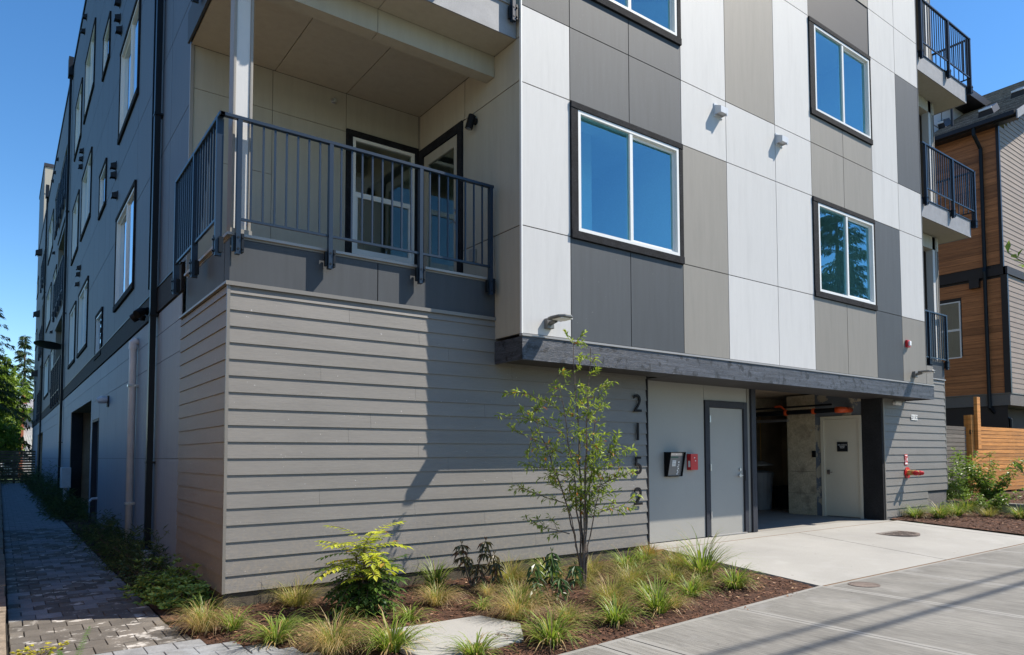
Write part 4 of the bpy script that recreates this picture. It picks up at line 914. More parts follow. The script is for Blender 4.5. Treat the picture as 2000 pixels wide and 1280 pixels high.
tp = boxo('tall_cedar_post', (19.72, 19.93, 1.0, 1.09, 1.4, 2.86), m_cedar, None, .006); tag(tp, 'tall cedar post rising above the fence tops', 'fence post')
hfence('end_fence', 'brown slatted fence closing the far end of the brick path', -4.5, .4, 45.5, -.2, 1.72, .12, .035, mat('old_fence', (.13, .095, .055), var=.25, scale=3, fine=.2, rough=.9, orand=.25), [(-1.0, 1.72, .12)], face=1)
hfence('added_bounce_fence', 'added cedar fence on the far side of the brick path', -60, -56, 1, -.2, 1.8, .18, .01, m_cedar, []) if False else None
bh_ = thing('added_bounce_house', 'unseen beige house added left of the brick path to bounce warm light', 'house', (-5, 0, -.3))  # unseen house, added to throw warm light onto the side wall
m_warm = mat('bounce_warm_render', (.52, .40, .27), var=.05, bump=.2, bscale=40, rough=.9)
boxo('wall', (-11, -4.6, -5.5, 6, -.3, 5.2), m_warm, bh_); boxo('roof', (-11.4, -4.2, -5.9, 6.4, 5.21, 5.45), m_roofg, bh_); boxo('window', (-4.598, -4.56, 3.2, 4.6, 1.2, 2.5), m_ndark, bh_)
bf = thing('added_bounce_fence', 'unseen cedar fence added left of the camera to bounce warm light', 'fence', (-2.9, 0, -.3))  # out of view, added as a warm reflector for the siding return
for k in range(11): obj('board', MB().box(-2.94, -2.90, -2.0, 46, -.28+k*.19, -.28+k*.19+.18), m_cedar, bf)

# ---------------------------------------------------------------- neighbouring house on the right
NX, NY = 23.6, 1.6
nb = thing('neighbour_house', 'brown wood-clad house with pale lap siding, shingle roof and black gutter beyond the fence', 'house', (NX, NY, 0))
WN = Wall('L', NX); WNF = Wall('F', NY)
z = 3.22; k = 0
while z < 11.9:
    h = .22
    if not (7.02 < z+.11 < 7.30):
        z1 = min(z+h-.008, 11.95)
        if 4.45 < z+.1 < 6.40:
            WN.part('cladding_board', NY+.05, 2.86, z, z1, -.02, 0, m_wood, nb); WN.part('cladding_board', 3.95, 9, z, z1, -.02, 0, m_wood, nb)
        else: WN.part('cladding_board', NY+.05, 9, z, z1, -.02, 0, m_wood, nb)
    z += h
core(WN, NY, 9, 0, 12, [(2.9, 3.9, 4.5, 6.38)], m_ndark, nb, -.022)
w = window(WN, None, (2.9, 3.9, 4.48, 6.40), nb, m_glassd, slider=False, room=True); mb = MB(); WN.bx(mb, 2.94, 3.86, 5.40, 5.47, -.05, .012); obj('rail', mb, m_trimw, w)
WN.part('trim_band', NY-.1, 9, 7.03, 7.28, .0, .06, m_ndark, nb); boxo('trim_band', (NX-.06, 32, NY-.16, NY-.04, 7.03, 7.28), m_frame, nb)
boxo('corner_board', (NX-.035, NX+.06, NY-.04, NY+.05, 7.28, 12), m_ndark, nb); boxo('corner_board', (NX-.04, NX+.06, NY-.14, NY+.05, 3.2, 7.02), m_ndark, nb)
boxo('belly_band', (NX-.03, 32, NY-.10, 9, 2.82, 3.19), m_nstuc, nb); boxo('flashing', (NX-.05, 32, NY-.12, 9, 3.192, 3.215), m_flasht, nb)
boxo('ground_storey', (NX+.7, 32, NY+.6, 9, -.2, 2.81), mat('neighbour_base', (.10, .085, .075), var=.1, fine=.15, rough=.9), nb)
WG = Wall('L', NX+.7); window(WG, None, (2.75, 3.35, 1.7, 2.35), nb, m_glassd, slider=False, room=False)
core(WNF, NX, 33, 3.2, 11.9, [], m_ndark, nb, -.02)
z = 3.22
while z < 15.2:
    if not (6.95 < z < 7.28):
        x0 = NX+.07 if z < 11.8 else NX+.1+(z-11.7)/.58
        mb = MB(); y_ = NY-(.1 if z < 7 else 0); h = .165
        mb.v = [(x0, y_, z), (x0, y_-.014, z), (x0, y_-.001, z+h+.01), (x0, y_, z+h+.01), (32, y_, z), (32, y_-.014, z), (32, y_-.001, z+h+.01), (32, y_, z+h+.01)]
        mb.f = [(3,2,1,0),(4,5,6,7),(0,1,5,4),(1,2,6,5),(2,3,7,6),(3,0,4,7)]; mb.mi = [0]*6; obj('siding_board', mb, m_nsid, nb)
    z += .165
# roof: slope faces -X, courses of shingles as steps
rf = boxo('roof', (NX-.35, NX-.2, .9, 9.2, 11.95, 12.0), m_ndark, nb)
ex, ez, rx, rz = NX-.35, 12.02, 32.4, 17.20; nC = 62
for k in range(nC):
    f0, f1 = k/nC, (k+1)/nC; x0, z0 = ex+(rx-ex)*f0, ez+(rz-ez)*f0; x1, z1 = ex+(rx-ex)*f1, ez+(rz-ez)*f1
    mb = MB(); mb.quad((x0, .9, z0+.02), (x0, 9.2, z0+.02), (x1, 9.2, z1), (x1, .9, z1)); mb.quad((x0, .9, z0-.01), (x0, 9.2, z0-.01), (x0, 9.2, z0+.02), (x0, .9, z0+.02)); obj('shingle_course', mb, m_shing, rf)
mb = MB(); mb.quad((rx, .9, rz), (rx, 9.2, rz), (42, 9.2, 12), (42, .9, 12)); obj('roof_back', mb, m_shing, rf)
boxo('gutter', (NX-.48, NX-.34, .95, 9.2, 11.93, 12.07), m_ndark, nb); boxo('eave_soffit', (NX-.34, NX, .95, 9.2, 11.90, 11.94), m_ndark, nb)
mb = MB(); mb.v = [(ex-.1, .86, ez-.25), (ex-.1, .86, ez+.02), (rx, .86, rz+.02), (rx, .86, rz-.28), (ex-.1, .90, ez-.25), (ex-.1, .90, ez+.02), (rx, .90, rz+.02), (rx, .90, rz-.28)]; mb.f = [(0,3,2,1),(4,5,6,7),(0,1,5,4),(1,2,6,5),(2,3,7,6),(3,0,4,7)]; mb.mi = [0]*6; obj('rake_board', mb, m_bandg, nb)
mb = MB(); mb.quad((ex, .9, ez-.15), (rx, .9, rz-.15), (rx, NY, rz-.15), (ex, NY, ez-.15)); obj('rake_soffit', mb, m_nstuc, nb)
for (vx, vy) in ((25.0, 2.35), (27.3, 2.1), (25.7, 4.2)):
    z = ez+(rz-ez)*(vx-ex)/(rx-ex); mb = MB(); mb.v = [(vx-.2, vy-.25, z-.1), (vx-.2, vy+.25, z-.1), (vx+.35, vy+.25, z+.22), (vx+.35, vy-.25, z+.22), (vx-.25, vy-.2, z+.12), (vx-.25, vy+.2, z+.12), (vx+.25, vy+.2, z+.42), (vx+.25, vy-.2, z+.42)]
    mb.f = [(0,1,2,3),(4,7,6,5),(0,4,5,1),(1,5,6,2),(2,6,7,3),(3,7,4,0)]; mb.mi = [0]*6; obj('roof_vent', mb, m_ndark, rf)
    boxo('vent_edge', (vx-.28, vx-.25, vy-.2, vy+.2, z+.08, z+.15), m_signw, rf)
mb = MB(); mb.tube([(25.2, 3.6, 12.9), (25.2, 3.6, 13.75)], .05, 8); obj('vent_stack', mb, m_ndark, rf)
mb = MB(); mb.tube([(NX-.40, 2.15, 11.95), (NX-.40, 2.15, 11.7), (NX-.09, 2.08, 11.3), (NX-.09, 2.08, 7.35), (NX-.15, 2.08, 7.2), (NX-.12, 2.08, 6.9), (NX-.09, 2.08, 2.75), (NX+.05, 2.0, 2.6), (NX+.55, 1.72, 2.4), (NX+.6, 1.7, -.1)], .06, 8); obj('downspout', mb, m_pipe, nb)
boxo('wall_box', (NX-.16, NX-.001, 2.25, 2.55, 6.72, 7.02), m_ndark, nb)
# white dormer behind
dm = obj('dormer', MB().box(24.9, 28.6, 4.2, 9, 11.9, 14.6), m_nwhite, nb)
for z in (13.35, 12.6): boxo('panel_seam', (24.895, 28.6, 4.185, 4.199, z, z+.03), m_nstuc, dm)
for x in (25.75, 26.6): boxo('panel_seam', (x, x+.03, 4.184, 4.198, 12, 14.5), m_nstuc, dm)
mb = MB(); mb.prism([(24.6, 14.55), (24.6, 14.8), (28.8, 14.9), (28.8, 14.6)], 'y', 3.4, 9); obj('dormer_roof', mb, m_ndark, dm)

# ---------------------------------------------------------------- white house and chimney at the end of the path
hh = thing('white_house', 'white clapboard house with grey roof and brick chimney beyond the path fence', 'house', (3, 70, 0))
z = -.3
while z < 5.4: obj('clapboard', MB().box(-.10, 9, 69.98, 70.1, z, z+.20), m_nwhite, hh); z += .21
obj('wall', MB().box(-.05, 9, 70.11, 78, -.3, 5.45), m_nwhite, hh); obj('brick_pier', MB().box(-.38, -.11, 69.6, 70.1, -.3, 5.45), m_brick, hh); obj('side_wing', MB().box(-3, -.39, 70.3, 76, -.3, 3.4), m_nwhite, hh)
mb = MB(); mb.prism([(69.3, 5.45), (69.3, 5.6), (74, 6.75), (78.7, 5.6), (78.7, 5.45)], 'x', -.62, 9.6); r2 = obj('roof', mb, m_roofg, hh)
c = obj('chimney', MB().box(-.32, .10, 71.5, 72.2, 5.6, 7.05), m_brick, hh); boxo('cap', (-.36, .14, 71.46, 72.24, 7.052, 7.16), m_brick, c)
lt = MB()
for k in range(5): lt.tube([(-.08+k*.16, 69.6, 1.9), (.25+k*.16, 69.6, 3.3)], .03, 4); lt.tube([(.25+k*.16, 69.55, 1.9), (-.08+k*.16, 69.55, 3.3)], .03, 4)
obj('lattice', lt, m_signw, hh)
# ---------------------------------------------------------------- street: poles and overhead wires
def pole(x, label):
    t = thing('utility_pole', label, 'utility pole', (x, -8.4, -.3)); mb = MB(); mb.tube([(x, -8.4, -.3), (x, -8.4, 13.2)], [.16, .11], 10); obj('mast', mb, m_bark, t)
    boxo('crossarm', (x-.05, x+.05, -9.7, -7.9, 11.05, 11.17), m_bark, t)
pole(-28, 'timber utility pole carrying the wires, far behind the brick path side'); pole(46, 'timber utility pole carrying the wires, far down the street to the right')
def wire(y, z, r_, label):
    mb = MB(); mb.tube([(-60, y, z), (90, y, z)], r_, 6); tag(obj('power_line', mb, m_pipe), label, 'overhead wire', 'overhead wires along the street')
wire(-8.82, 11.0, .034, 'overhead wire nearer the building'); wire(-9.16, 11.0, .044, 'thicker overhead wire nearer the road')
# ---------------------------------------------------------------- vegetation
def leafq(mb, p, d, n, l, w, fold=.25, tip=.0):
    """pointed leaf: two halves folded along the midrib, drooping by tip"""
    d = d.normalized(); s = d.cross(n)
    if s.length < 1e-4: s = d.orthogonal()
    s.normalize(); u = s.cross(d); a = p; m = p+d*l*.5; e = p+d*l-u*l*tip
    L_ = m+s*w/2+u*w*fold; R_ = m-s*w/2+u*w*fold
    k = len(mb.v); mb.v += [tuple(a), tuple(L_), tuple(e), tuple(R_), tuple(m-u*l*tip*.3)]
    mb.f += [(k, k+4, k+1), (k+4, k+2, k+1), (k, k+3, k+4), (k+4, k+3, k+2)]; mb.mi += [mb.cur]*4
def rv(r_, a=1): return Vector((r_.uniform(-a, a), r_.uniform(-a, a), r_.uniform(-a, a)))
def blades(mb, r_, x, y, z, n, h, spread, droop, w=.0065, curl=0, seg=5, base=.05, hvar=.35):
    for _ in range(n):
        a = r_.uniform(0, 2*math.pi); q = r_.random()**.6; rad = q*base; hh = h*r_.uniform(1-hvar, 1.05); lean = spread*(.25+.9*q)*r_.uniform(.5, 1.3)
        p = Vector((x+math.cos(a)*rad, y+math.sin(a)*rad, z)); v = Vector((math.cos(a)*lean, math.sin(a)*lean, 1)).normalized(); side = Vector((-math.sin(a+r_.uniform(-.6, .6)), math.cos(a), 0)).normalized()
        st = hh/seg; cu = r_.uniform(-1, 1)*curl; prev = None; k0 = len(mb.v)
        for i in range(seg+1):
            ww = w*(1-(i/seg)**2*.93)*r_.uniform(.9, 1.1)/2; mb.v += [tuple(p-side*ww), tuple(p+side*ww)]
            p = p+v*st; v = (v+Vector((math.cos(a)*.1, math.sin(a)*.1, -droop*(i+1)/seg))+side*cu*.35).normalized()
            if p.z < z+.004 and i > 1: p.z = z+.004+r_.uniform(0, .01)
        for i in range(seg): k = k0+2*i; mb.f.append((k, k+1, k+3, k+2)); mb.mi.append(mb.cur)
ST = {  # n, h, spread, droop, width, curl, base, second material share
 'green': (lambda s: (int(150*s), .44*s, 1.0, .70, .0115, .3, .05), l_grass),
 'upright': (lambda s: (int(125*s), .46*s, .8, .5, .0110, .25, .045), l_grass),
 'tan': (lambda s: (int(520*s), .44*s, .85, .95, .0036, .9, .06), l_tan),
 'olive': (lambda s: (int(320*s), .40*s, .95, .6, .0046, .5, .08), l_olive),
 'ginger': (lambda s: (int(380*s), .36*s, .8, .75, .0034, .4, .05), l_ginger),
}
def clump(x, y, style, s, label, zf=hb, group='grass clumps in the front bed', seed=0):
    r_ = random.Random(int(x*977)+int(y*577)+seed); z = zf(x, y)
    t = thing('grass_clump', label, 'grass', (x, y, z), group); f, m = ST[style]; s *= r_.uniform(.82, 1.15); n, h, sp, dr, w, cu, ba = f(s)
    mb = MB(); blades(mb, r_, x, y, z, n, h, sp, dr, w, cu, base=ba*s+.02, hvar=.6); obj('blades', mb, m, t)
    if style in ('tan', 'ginger'): mb = MB(); blades(mb, r_, x, y, z, int(n*.12), h*.85, .5, .4, .005, .2); obj('green_blades', mb, l_grass, t)
    if style in ('green', 'upright', 'olive'): mb = MB(); blades(mb, r_, x, y, z, int(n*.25), h*.7, 1.5, .9, w, .3); obj('dry_blades', mb, l_tan, t)
    return t
CL = [(-.27, -.55, 'tan', 1.05, 'drooping tan grass mop at the bed corner beside the brick path'),
 (-.10, -.78, 'upright', .8, 'bright green tuft growing out of the tan mop beside the brick path'),
 (.10, -1.30, 'green', .95, 'dark green grass tuft on the path edge left of the yellow-leaved shrub'),
 (.62, -.22, 'olive', 1.0, 'airy olive grass against the siding left of the yellow-leaved shrub'),
 (.36, -1.88, 'tan', 1.25, 'large curly tan grass mop in front of the yellow-leaved shrub'),
 (.68, -2.18, 'green', 1.05, 'green grass clump touching the left corner of the concrete slab'),
 (2.08, -.30, 'upright', .95, 'yellow-green tuft by the foundation left of the bronze shrub'),
 (1.72, -1.00, 'tan', .95, 'tan grass mop in front of the bronze-leaved shrub'),
 (1.22, -1.42, 'green', .72, 'small green tuft behind the concrete slab'),
 (1.98, -1.42, 'green', .62, 'smallest green tuft, behind the tan mop right of the concrete slab'),
 (2.02, -1.95, 'tan', 1.15, 'golden tan mop at the right corner of the concrete slab'),
 (1.80, -2.72, 'green', 1.15, 'wide arching green clump on the pavement edge right of the slab'),
 (1.10, -2.70, 'green', .75, 'green tuft rising in front of the concrete slab at the picture edge'),
 (2.62, -2.60, 'green', 1.15, 'arching green clump on the pavement edge in front of the sapling'),
 (3.22, -2.52, 'upright', 1.25, 'tall green clump on the pavement edge right of the sapling'),
 (4.02, -2.22, 'green', .95, 'green clump with bent blades midway along the pavement edge'),
 (4.72, -2.25, 'green', 1.10, 'sprawling green clump near the right tip of the bed'),
 (5.0, -1.55, 'upright', 1.55, 'tallest green clump beside the driveway'),
 (4.42, -1.62, 'olive', 1.15, 'tan-green wispy clump left of the tallest clump'),
 (4.55, -.72, 'green', 1.05, 'green clump near the end of the lap siding'),
 (5.48, -.22, 'ginger', 1.0, 'ginger grass mop at the foot of the siding corner trim'),
 (4.10, -.58, 'olive', 1.1, 'olive wispy clump by the wall right of the sapling'),
 (2.95, -.48, 'olive', 1.15, 'olive wispy clump by the wall between the two dark shrubs'),
 (3.15, -1.95, 'olive', 1.15, 'olive wispy clump in front of the sapling stems'),
 (3.95, -1.42, 'olive', 1.1, 'olive wispy clump in the middle of the right half of the bed'),
 (5.22, -.95, 'olive', 1.15, 'dry olive clump against the driveway edge near the door'),
 (3.55, -.38, 'green', .9, 'green clump at the wall directly behind the sapling'),
 (2.55, -1.25, 'olive', .9, 'thin olive clump around the dark green drooping shrub'),
 (3.55, -2.05, 'green', .8, 'short green clump between the olive clumps right of the sapling'),
 (4.85, -1.15, 'green', .8, 'short green clump behind the tallest clump'),
 (3.60, -1.05, 'olive', .8, 'faint olive tuft behind the sapling, left of the wall clumps'),
 (4.35, -1.15, 'green', .7, 'small green tuft in the gap between the dry clumps near the door'),
 (2.30, -2.30, 'olive', .8, 'thin olive tuft between the golden mop and the pavement edge'),
 (3.50, -2.48, 'tan', .6, 'small tan mop on the pavement edge right of the tall clump'),
 (4.40, -2.05, 'olive', .8, 'thin olive tuft behind the sprawling clump at the bed tip'),
 (5.15, -.45, 'green', .8, 'small green tuft between the ginger mop and the driveway'),
 (2.95, -2.25, 'tan', .6, 'small tan tuft at the foot of the arching clump by the sapling'),
 (3.30, -.80, 'green', .7, 'small green tuft behind the sapling stems'),
 (2.35, -.95, 'tan', .6, 'small tan tuft between the two dark shrubs'),
 (.30, -.95, 'green', .55, 'tiny green tuft in open mulch left of the yellow-leaved shrub'),]
for c in CL: clump(*c)
for c in [(13.30, -.22, 'green', 1.1, 'green tuft at the foot of the right siding'), (13.75, -.50, 'green', 1.35, 'second green tuft out from the right siding, on the driveway edge'), (14.45, -.55, 'green', 1.4, 'broad bright tuft in front of the siding step'), (14.9, -1.0, 'olive', 1.2, 'olive tuft on the driveway edge in front of the step'),
          (15.15, -1.5, 'green', 1.3, 'green tuft below the arching light green shrub'), (15.5, -.35, 'green', 1.3, 'green tuft against the concrete kerb'), (15.65, -1.75, 'upright', 1.5, 'spiky green tuft near the right picture edge'), (15.9, -2.3, 'green', 1.4, 'green tuft at the right picture edge nearest the pavement'), (15.35, -2.35, 'olive', 1.0, 'olive tuft nearest the driveway corner on the right')]:
    clump(*c, zf=hr, group='grass clumps in the right bed')

def limb(mb, r_, p, d, l, r0, r1, seg=6, wob=.12, lift=.0):
    pts = [p.copy()]; rr = [r0]; v = d.normalized()
    for i in range(seg):
        v = (v+rv(r_, wob)+Vector((0, 0, lift))).normalized(); p = p+v*l/seg; pts.append(p.copy()); rr.append(r0+(r1-r0)*(i+1)/seg)
    mb.tube(pts, rr, 6 if r0 > .004 else 4); return pts
# multi-stem sapling
r_ = random.Random(21); z0 = hb(3.38, -1.26)
sp = thing('sapling', 'slim multi-stemmed young tree with narrow green leaves in front of the house numbers', 'tree', (3.38, -1.26, z0))
wd = MB(); lf = MB(); base = Vector((3.38, -1.26, z0-.02))
rightv = Vector((.7888, -.6146, 0))
stems = [(-.62, .10, 1.95, .013), (-.30, -.1, 2.35, .014), (-.10, .15, 2.72, .018), (.10, 0, 2.68, .018), (.22, .12, 2.25, .015), (.05, -.25, 2.1, .012), (-.45, -.2, 1.6, .009), (.34, -.05, 1.6, .011)]
def twig(p, d, l):
    if (p-base).dot(rightv) > .46: return
    pts = limb(wd, r_, p, d, l, .0032, .0010, 5, .12, -.01)
    for i in range(int(l/.0125)):
        t = r_.uniform(.12, 1)*(len(pts)-1); k = min(int(t), len(pts)-2); q = pts[k].lerp(pts[k+1], t-k); dd = (pts[k+1]-pts[k]).normalized()
        d2 = (dd*.6+rv(r_, .8)+Vector((0, 0, -.15))); leafq(lf, q, d2, Vector((0, 0, 1))+rv(r_, .5), r_.uniform(.05, .088), r_.uniform(.016, .026), .2, .12)
for (sx, sy, h, rad) in stems:
    lean = rightv*sx+Vector((.6146, .7888, 0))*sy; p = base+lean*.04; pts = [p.copy()]; n = 16
    for i in range(1, n+1):
        f = i/n; q = base+lean*(.04+.96*f**1.6)*.9+Vector((0, 0, h*f))+rv(r_, .012); pts.append(q)
    wd.tube(pts, [rad*(1-.82*i/n) for i in range(n+1)], 6)
    for i in range(4, n+1):
        f = i/n
        if f*h < .75: continue
        for _ in range(2 if f < .9 else 3):
            if r_.random() < .16: continue
            side = r_.choice((-1, 1)); d = rightv*side*r_.uniform(.3, 1.0)+Vector((.6146, .7888, 0))*r_.uniform(-.6, .6)+Vector((0, 0, r_.uniform(.25, 1.0)))
            twig(pts[i], d, r_.uniform(.14, .36)*(1.1-.5*f))
for (s, zz, L0) in ((-1, .62, .42), (-1, .95, .50), (-1, 1.5, .55), (-1, 1.75, .52), (-1, 2.0, .45), (1, 1.15, .34), (1, 1.45, .30), (1, .85, .30), (-1, 1.25, .40)):
    p = base+rightv*s*(.10+.16*zz/2)+Vector((0, 0, zz)); pts = limb(wd, r_, p, rightv*s+Vector((0, 0, .45 if zz > 1 else .25)), L0, .006, .002, 6, .08)
    for q in pts[1:]:
        twig(q, rightv*s*.7+rv(r_, .5)+Vector((0, 0, .3)), r_.uniform(.12, .22))
obj('trunk', wd, m_barkr, sp); obj('crown', lf, l_sap, sp)

# yellow-topped shrub with pinnate leaves
def pinnate(mb, mw, r_, p, d, l, pairs, lw, droop=.35):
    v = d.normalized(); pts = [p.copy()]; n = pairs+1
    for i in range(n): v = (v+Vector((0, 0, -droop/n))).normalized(); p = p+v*l/n; pts.append(p.copy())
    mw.tube(pts, .0022, 4, False)
    for i in range(1, n+1):
        dd = (pts[i]-pts[i-1]).normalized(); s = dd.cross(Vector((0, 0, 1))).normalized()
        for sg in (-1, 1): leafq(mb, pts[i-1].lerp(pts[i], .7), s*sg*.9+dd*.55+Vector((0, 0, -.12)), Vector((0, 0, 1))+rv(r_, .15), lw*(1.1-.35*abs(i/n-.4)), lw*.46, .12, .10)
    leafq(mb, pts[-1], dd, Vector((0, 0, 1)), lw*1.15, lw*.5, .12, .1)
r_ = random.Random(4); z0 = hb(.98, -.92)
mh = thing('mahonia_shrub', 'shrub with feathery yellow-green compound leaves over dark green lower leaves', 'shrub', (.98, -.92, z0))
wd = MB(); ly = MB(); ld = MB(); base = Vector((.98, -.92, z0-.02))
tops = []
for (a, tilt, l) in ((0, .05, .68), (2.2, .22, .56), (4.2, .24, .54), (5.4, .3, .40), (1.2, .35, .36)):
    d = Vector((math.cos(a)*tilt, math.sin(a)*tilt, 1)); tops.append(limb(wd, r_, base, d, l, .014, .008, 5, .05))
for ti, pts in enumerate(tops):
    for k in range(11 if ti < 3 else 8):
        a = k*2.4+r_.uniform(-.3, .3); el = r_.uniform(.30, .85) if k > 2 else 1.2
        pinnate(ly if (k < 8 and ti < 3) or r_.random() < .3 else ld, wd, r_, pts[-1]-Vector((0, 0, .03*k*.5)), Vector((math.cos(a), math.sin(a), el)), r_.uniform(.27, .42), 8, r_.uniform(.075, .098), .95)
    for k in range(20):
        a = k*2.4+r_.uniform(-.3, .3); f = r_.uniform(.35, .85); q = pts[int(f*(len(pts)-1))]
        pinnate(ld, wd, r_, q, Vector((math.cos(a), math.sin(a), r_.uniform(-.1, .35))), r_.uniform(.2, .33), 6, r_.uniform(.06, .082), .7)
obj('stems', wd, m_barkr, mh); obj('upper_leaves', ly, l_mah, mh); obj('lower_leaves', ld, l_mahd, mh)

def rhodo(x, y, label, m, heads, s=1, droop=1.1, zf=hb, seed=9):
    r_ = random.Random(seed); z0 = zf(x, y); t = thing('rhododendron', label, 'shrub', (x, y, z0)); wd = MB(); lf = MB()
    for (dx, dy, h) in heads:
        pts = limb(wd, r_, Vector((x, y, z0-.02)), Vector((dx, dy, h)), math.sqrt(dx*dx+dy*dy+h*h)*s, .008, .005, 5, .06)
        for lay in (0, .06, .13):
            for k in range(8):
                a = k*.785+lay*30+r_.uniform(-.25, .25); el = .25-droop*r_.uniform(.5, 1.15)
                leafq(lf, pts[-1]-Vector((0, 0, lay*s)), Vector((math.cos(a), math.sin(a), el)), Vector((math.cos(a)*.4, math.sin(a)*.4, 1)), r_.uniform(.11, .16)*s, .034*s, .2, .22)
        for k in range(4): a = k*1.6; leafq(lf, pts[-1], Vector((math.cos(a)*.4, math.sin(a)*.4, 1)), Vector((1, 0, 0)), .06, .015)
    obj('stems', wd, m_barkr, t); obj('leaves', lf, m, t)
rhodo(2.42, -.50, 'drooping bronze-green shrub with wilted long leaves by the wall', l_rhob, [(-.16, .05, .48), (.10, -.05, .52), (.30, .05, .36), (.0, .12, .34), (-.05, -.18, .30), (.22, -.15, .28)])
rhodo(2.72, -1.55, 'dark green shrub with hanging long leaves left of the sapling', l_rho, [(-.20, .0, .42), (.06, .02, .50), (.24, -.05, .36), (-.05, -.15, .30), (.12, .15, .36), (-.25, -.1, .26)], 1.0, .95, seed=12)

# low hedge shrubs along the side wall
def dome(x, y, zf, rx, ry, h, n, l, m, name, label, cat='shrub', group=None, style='leaf', seed=0):
    r_ = random.Random(int(x*97)+int(y*131)+seed); z0 = zf(x, y); t = thing(name, label, cat, (x, y, z0), group); lf = MB(); wd = MB()
    for k in range(9): a = r_.uniform(0, 6.3); limb(wd, r_, Vector((x, y, z0)), Vector((math.cos(a)*rx, math.sin(a)*ry, h*.8)), h*.8, .006, .002, 4, .1)
    for _ in range(n):
        a = r_.uniform(0, 6.3); u = r_.random()**.5; q = r_.uniform(.35, 1)**.6; bump_ = 1+.22*math.sin(a*3+x*5)+.15*math.sin(a*7+u*6)
        p = Vector((x+math.cos(a)*rx*q*math.sqrt(1-(1-u)**2)*bump_, y+math.sin(a)*ry*q*math.sqrt(1-(1-u)**2)*bump_, z0+h*q*(1-u)*bump_+.03))
        out = Vector((math.cos(a)*u, math.sin(a)*u, 1-u*.6))
        if style == 'leaf':
            for k in range(5): b = k*1.256+r_.random(); leafq(lf, p, out*.6+Vector((math.cos(b), math.sin(b), .2)), out, l*r_.uniform(.7, 1.2), l*.38, .2, .1)
        else:
            for k in range(3): leafq(lf, p, out*.5+rv(r_, .9), Vector((0, 0, 1)), l*r_.uniform(.8, 1.6), l*.10, .1, .3)
    obj('stems', wd, m_barkr, t); obj('leaves', lf, m, t); return t
HG = 'low shrubs along the shaded side wall'
dome(-.24, .55, hl, .27, .34, .34, 230, .066, l_hedge, 'low_shrub', 'nearest leafy green shrub at the foot of the tan siding', group=HG)
dome(-.28, 1.25, hl, .30, .38, .40, 240, .066, l_hedge, 'low_shrub', 'second leafy shrub along the side wall, below the siding edge', group=HG)
dome(-.30, 2.1, hl, .30, .45, .42, 170, .050, l_hedged, 'low_shrub', 'third shrub, darker, spilling over the brick path', group=HG)
side_lab = {3.0: 'dark grassy shrub hiding the downspout foot', 4.0: 'dark grassy shrub beside the white drain adapter', 5.0: 'dark grassy shrub under the white vent pipe', 6.1: 'dark grassy shrub just past the white vent pipe', 7.3: 'wispy dark shrub below the narrow wall panel joint', 8.5: 'last wispy dark shrub before the side door'}
for y, s in side_lab.items(): dome(-.22, y, hl, .34, .58, .52, 230, .085, l_hedged, 'grassy_shrub', s, group=HG, style='grass')
far_lab = [(13.3, .5, 'small green shrub past the side door'), (15.0, .55, 'dark shrub in front of the near garage bay'), (17.0, .6, 'dark shrub below the meter box'), (19.5, .95, 'large dark bush right of the downspout bracket'), (22, 1.1, 'large dark bush at the far downspout'), (25, 1.1, 'dark bush below the first side balcony'), (29, 1.0, 'dark bush beyond the first side balcony'), (34, 1.2, 'dark bush before the far garage bay'), (41, 1.3, 'last dark bush before the path fence')]
for y, h, s in far_lab: dome(-.28, y, hl, .42, .9+.02*y, h, 240, .13, l_hedged, 'dark_bush', s, group=HG, style='grass')
dome(-2.2, 42, hl, .7, 2.0, 1.0, 200, .16, l_hedged, 'dark_bush', 'dark bush on the left side of the far path end', style='grass')

# bottom-left: yellow leaves and a fern tip by the camera
r_ = random.Random(8); yp = thing('yellow_shrub', 'small yellow-leaved plant at the bottom left corner of the path', 'plant', (-1.40, -.95, -.19)); wd = MB(); lf = MB()
for k in range(44):
    a = r_.uniform(0, 6.3); q = r_.uniform(.02, .13); h = r_.uniform(.05, .12); p = Vector((-1.43, -.86, -.19)); e = p+Vector((math.cos(a)*q*1.2, math.sin(a)*q, h)); wd.tube([p, p.lerp(e, .5)+Vector((0, 0, .02)), e], .0022, 4)
    for _ in range(3): leafq(lf, e, Vector((math.cos(a+r_.uniform(-1, 1)), math.sin(a), r_.uniform(-.1, .5))), Vector((0, -.3, 1))+rv(r_, .3), r_.uniform(.028, .045), .024, .12, .1)
obj('stems', wd, m_barkr, yp); obj('leaves', lf, l_yel, yp)
fn = thing('fern_frond', 'bright green fern tip beside the yellow-leaved plant', 'fern', (-1.3, -1.3, -.19)); wd = MB(); lf = MB()
for d, l in ((Vector((.28, .75, .62)), .42), (Vector((-.2, .6, .5)), .22)): pinnate(lf, wd, r_, Vector((-1.27, -1.30, -.19)), d, l, 22, .032, .25)
obj('stems', wd, l_fern, fn); obj('leaves', lf, l_fern, fn)

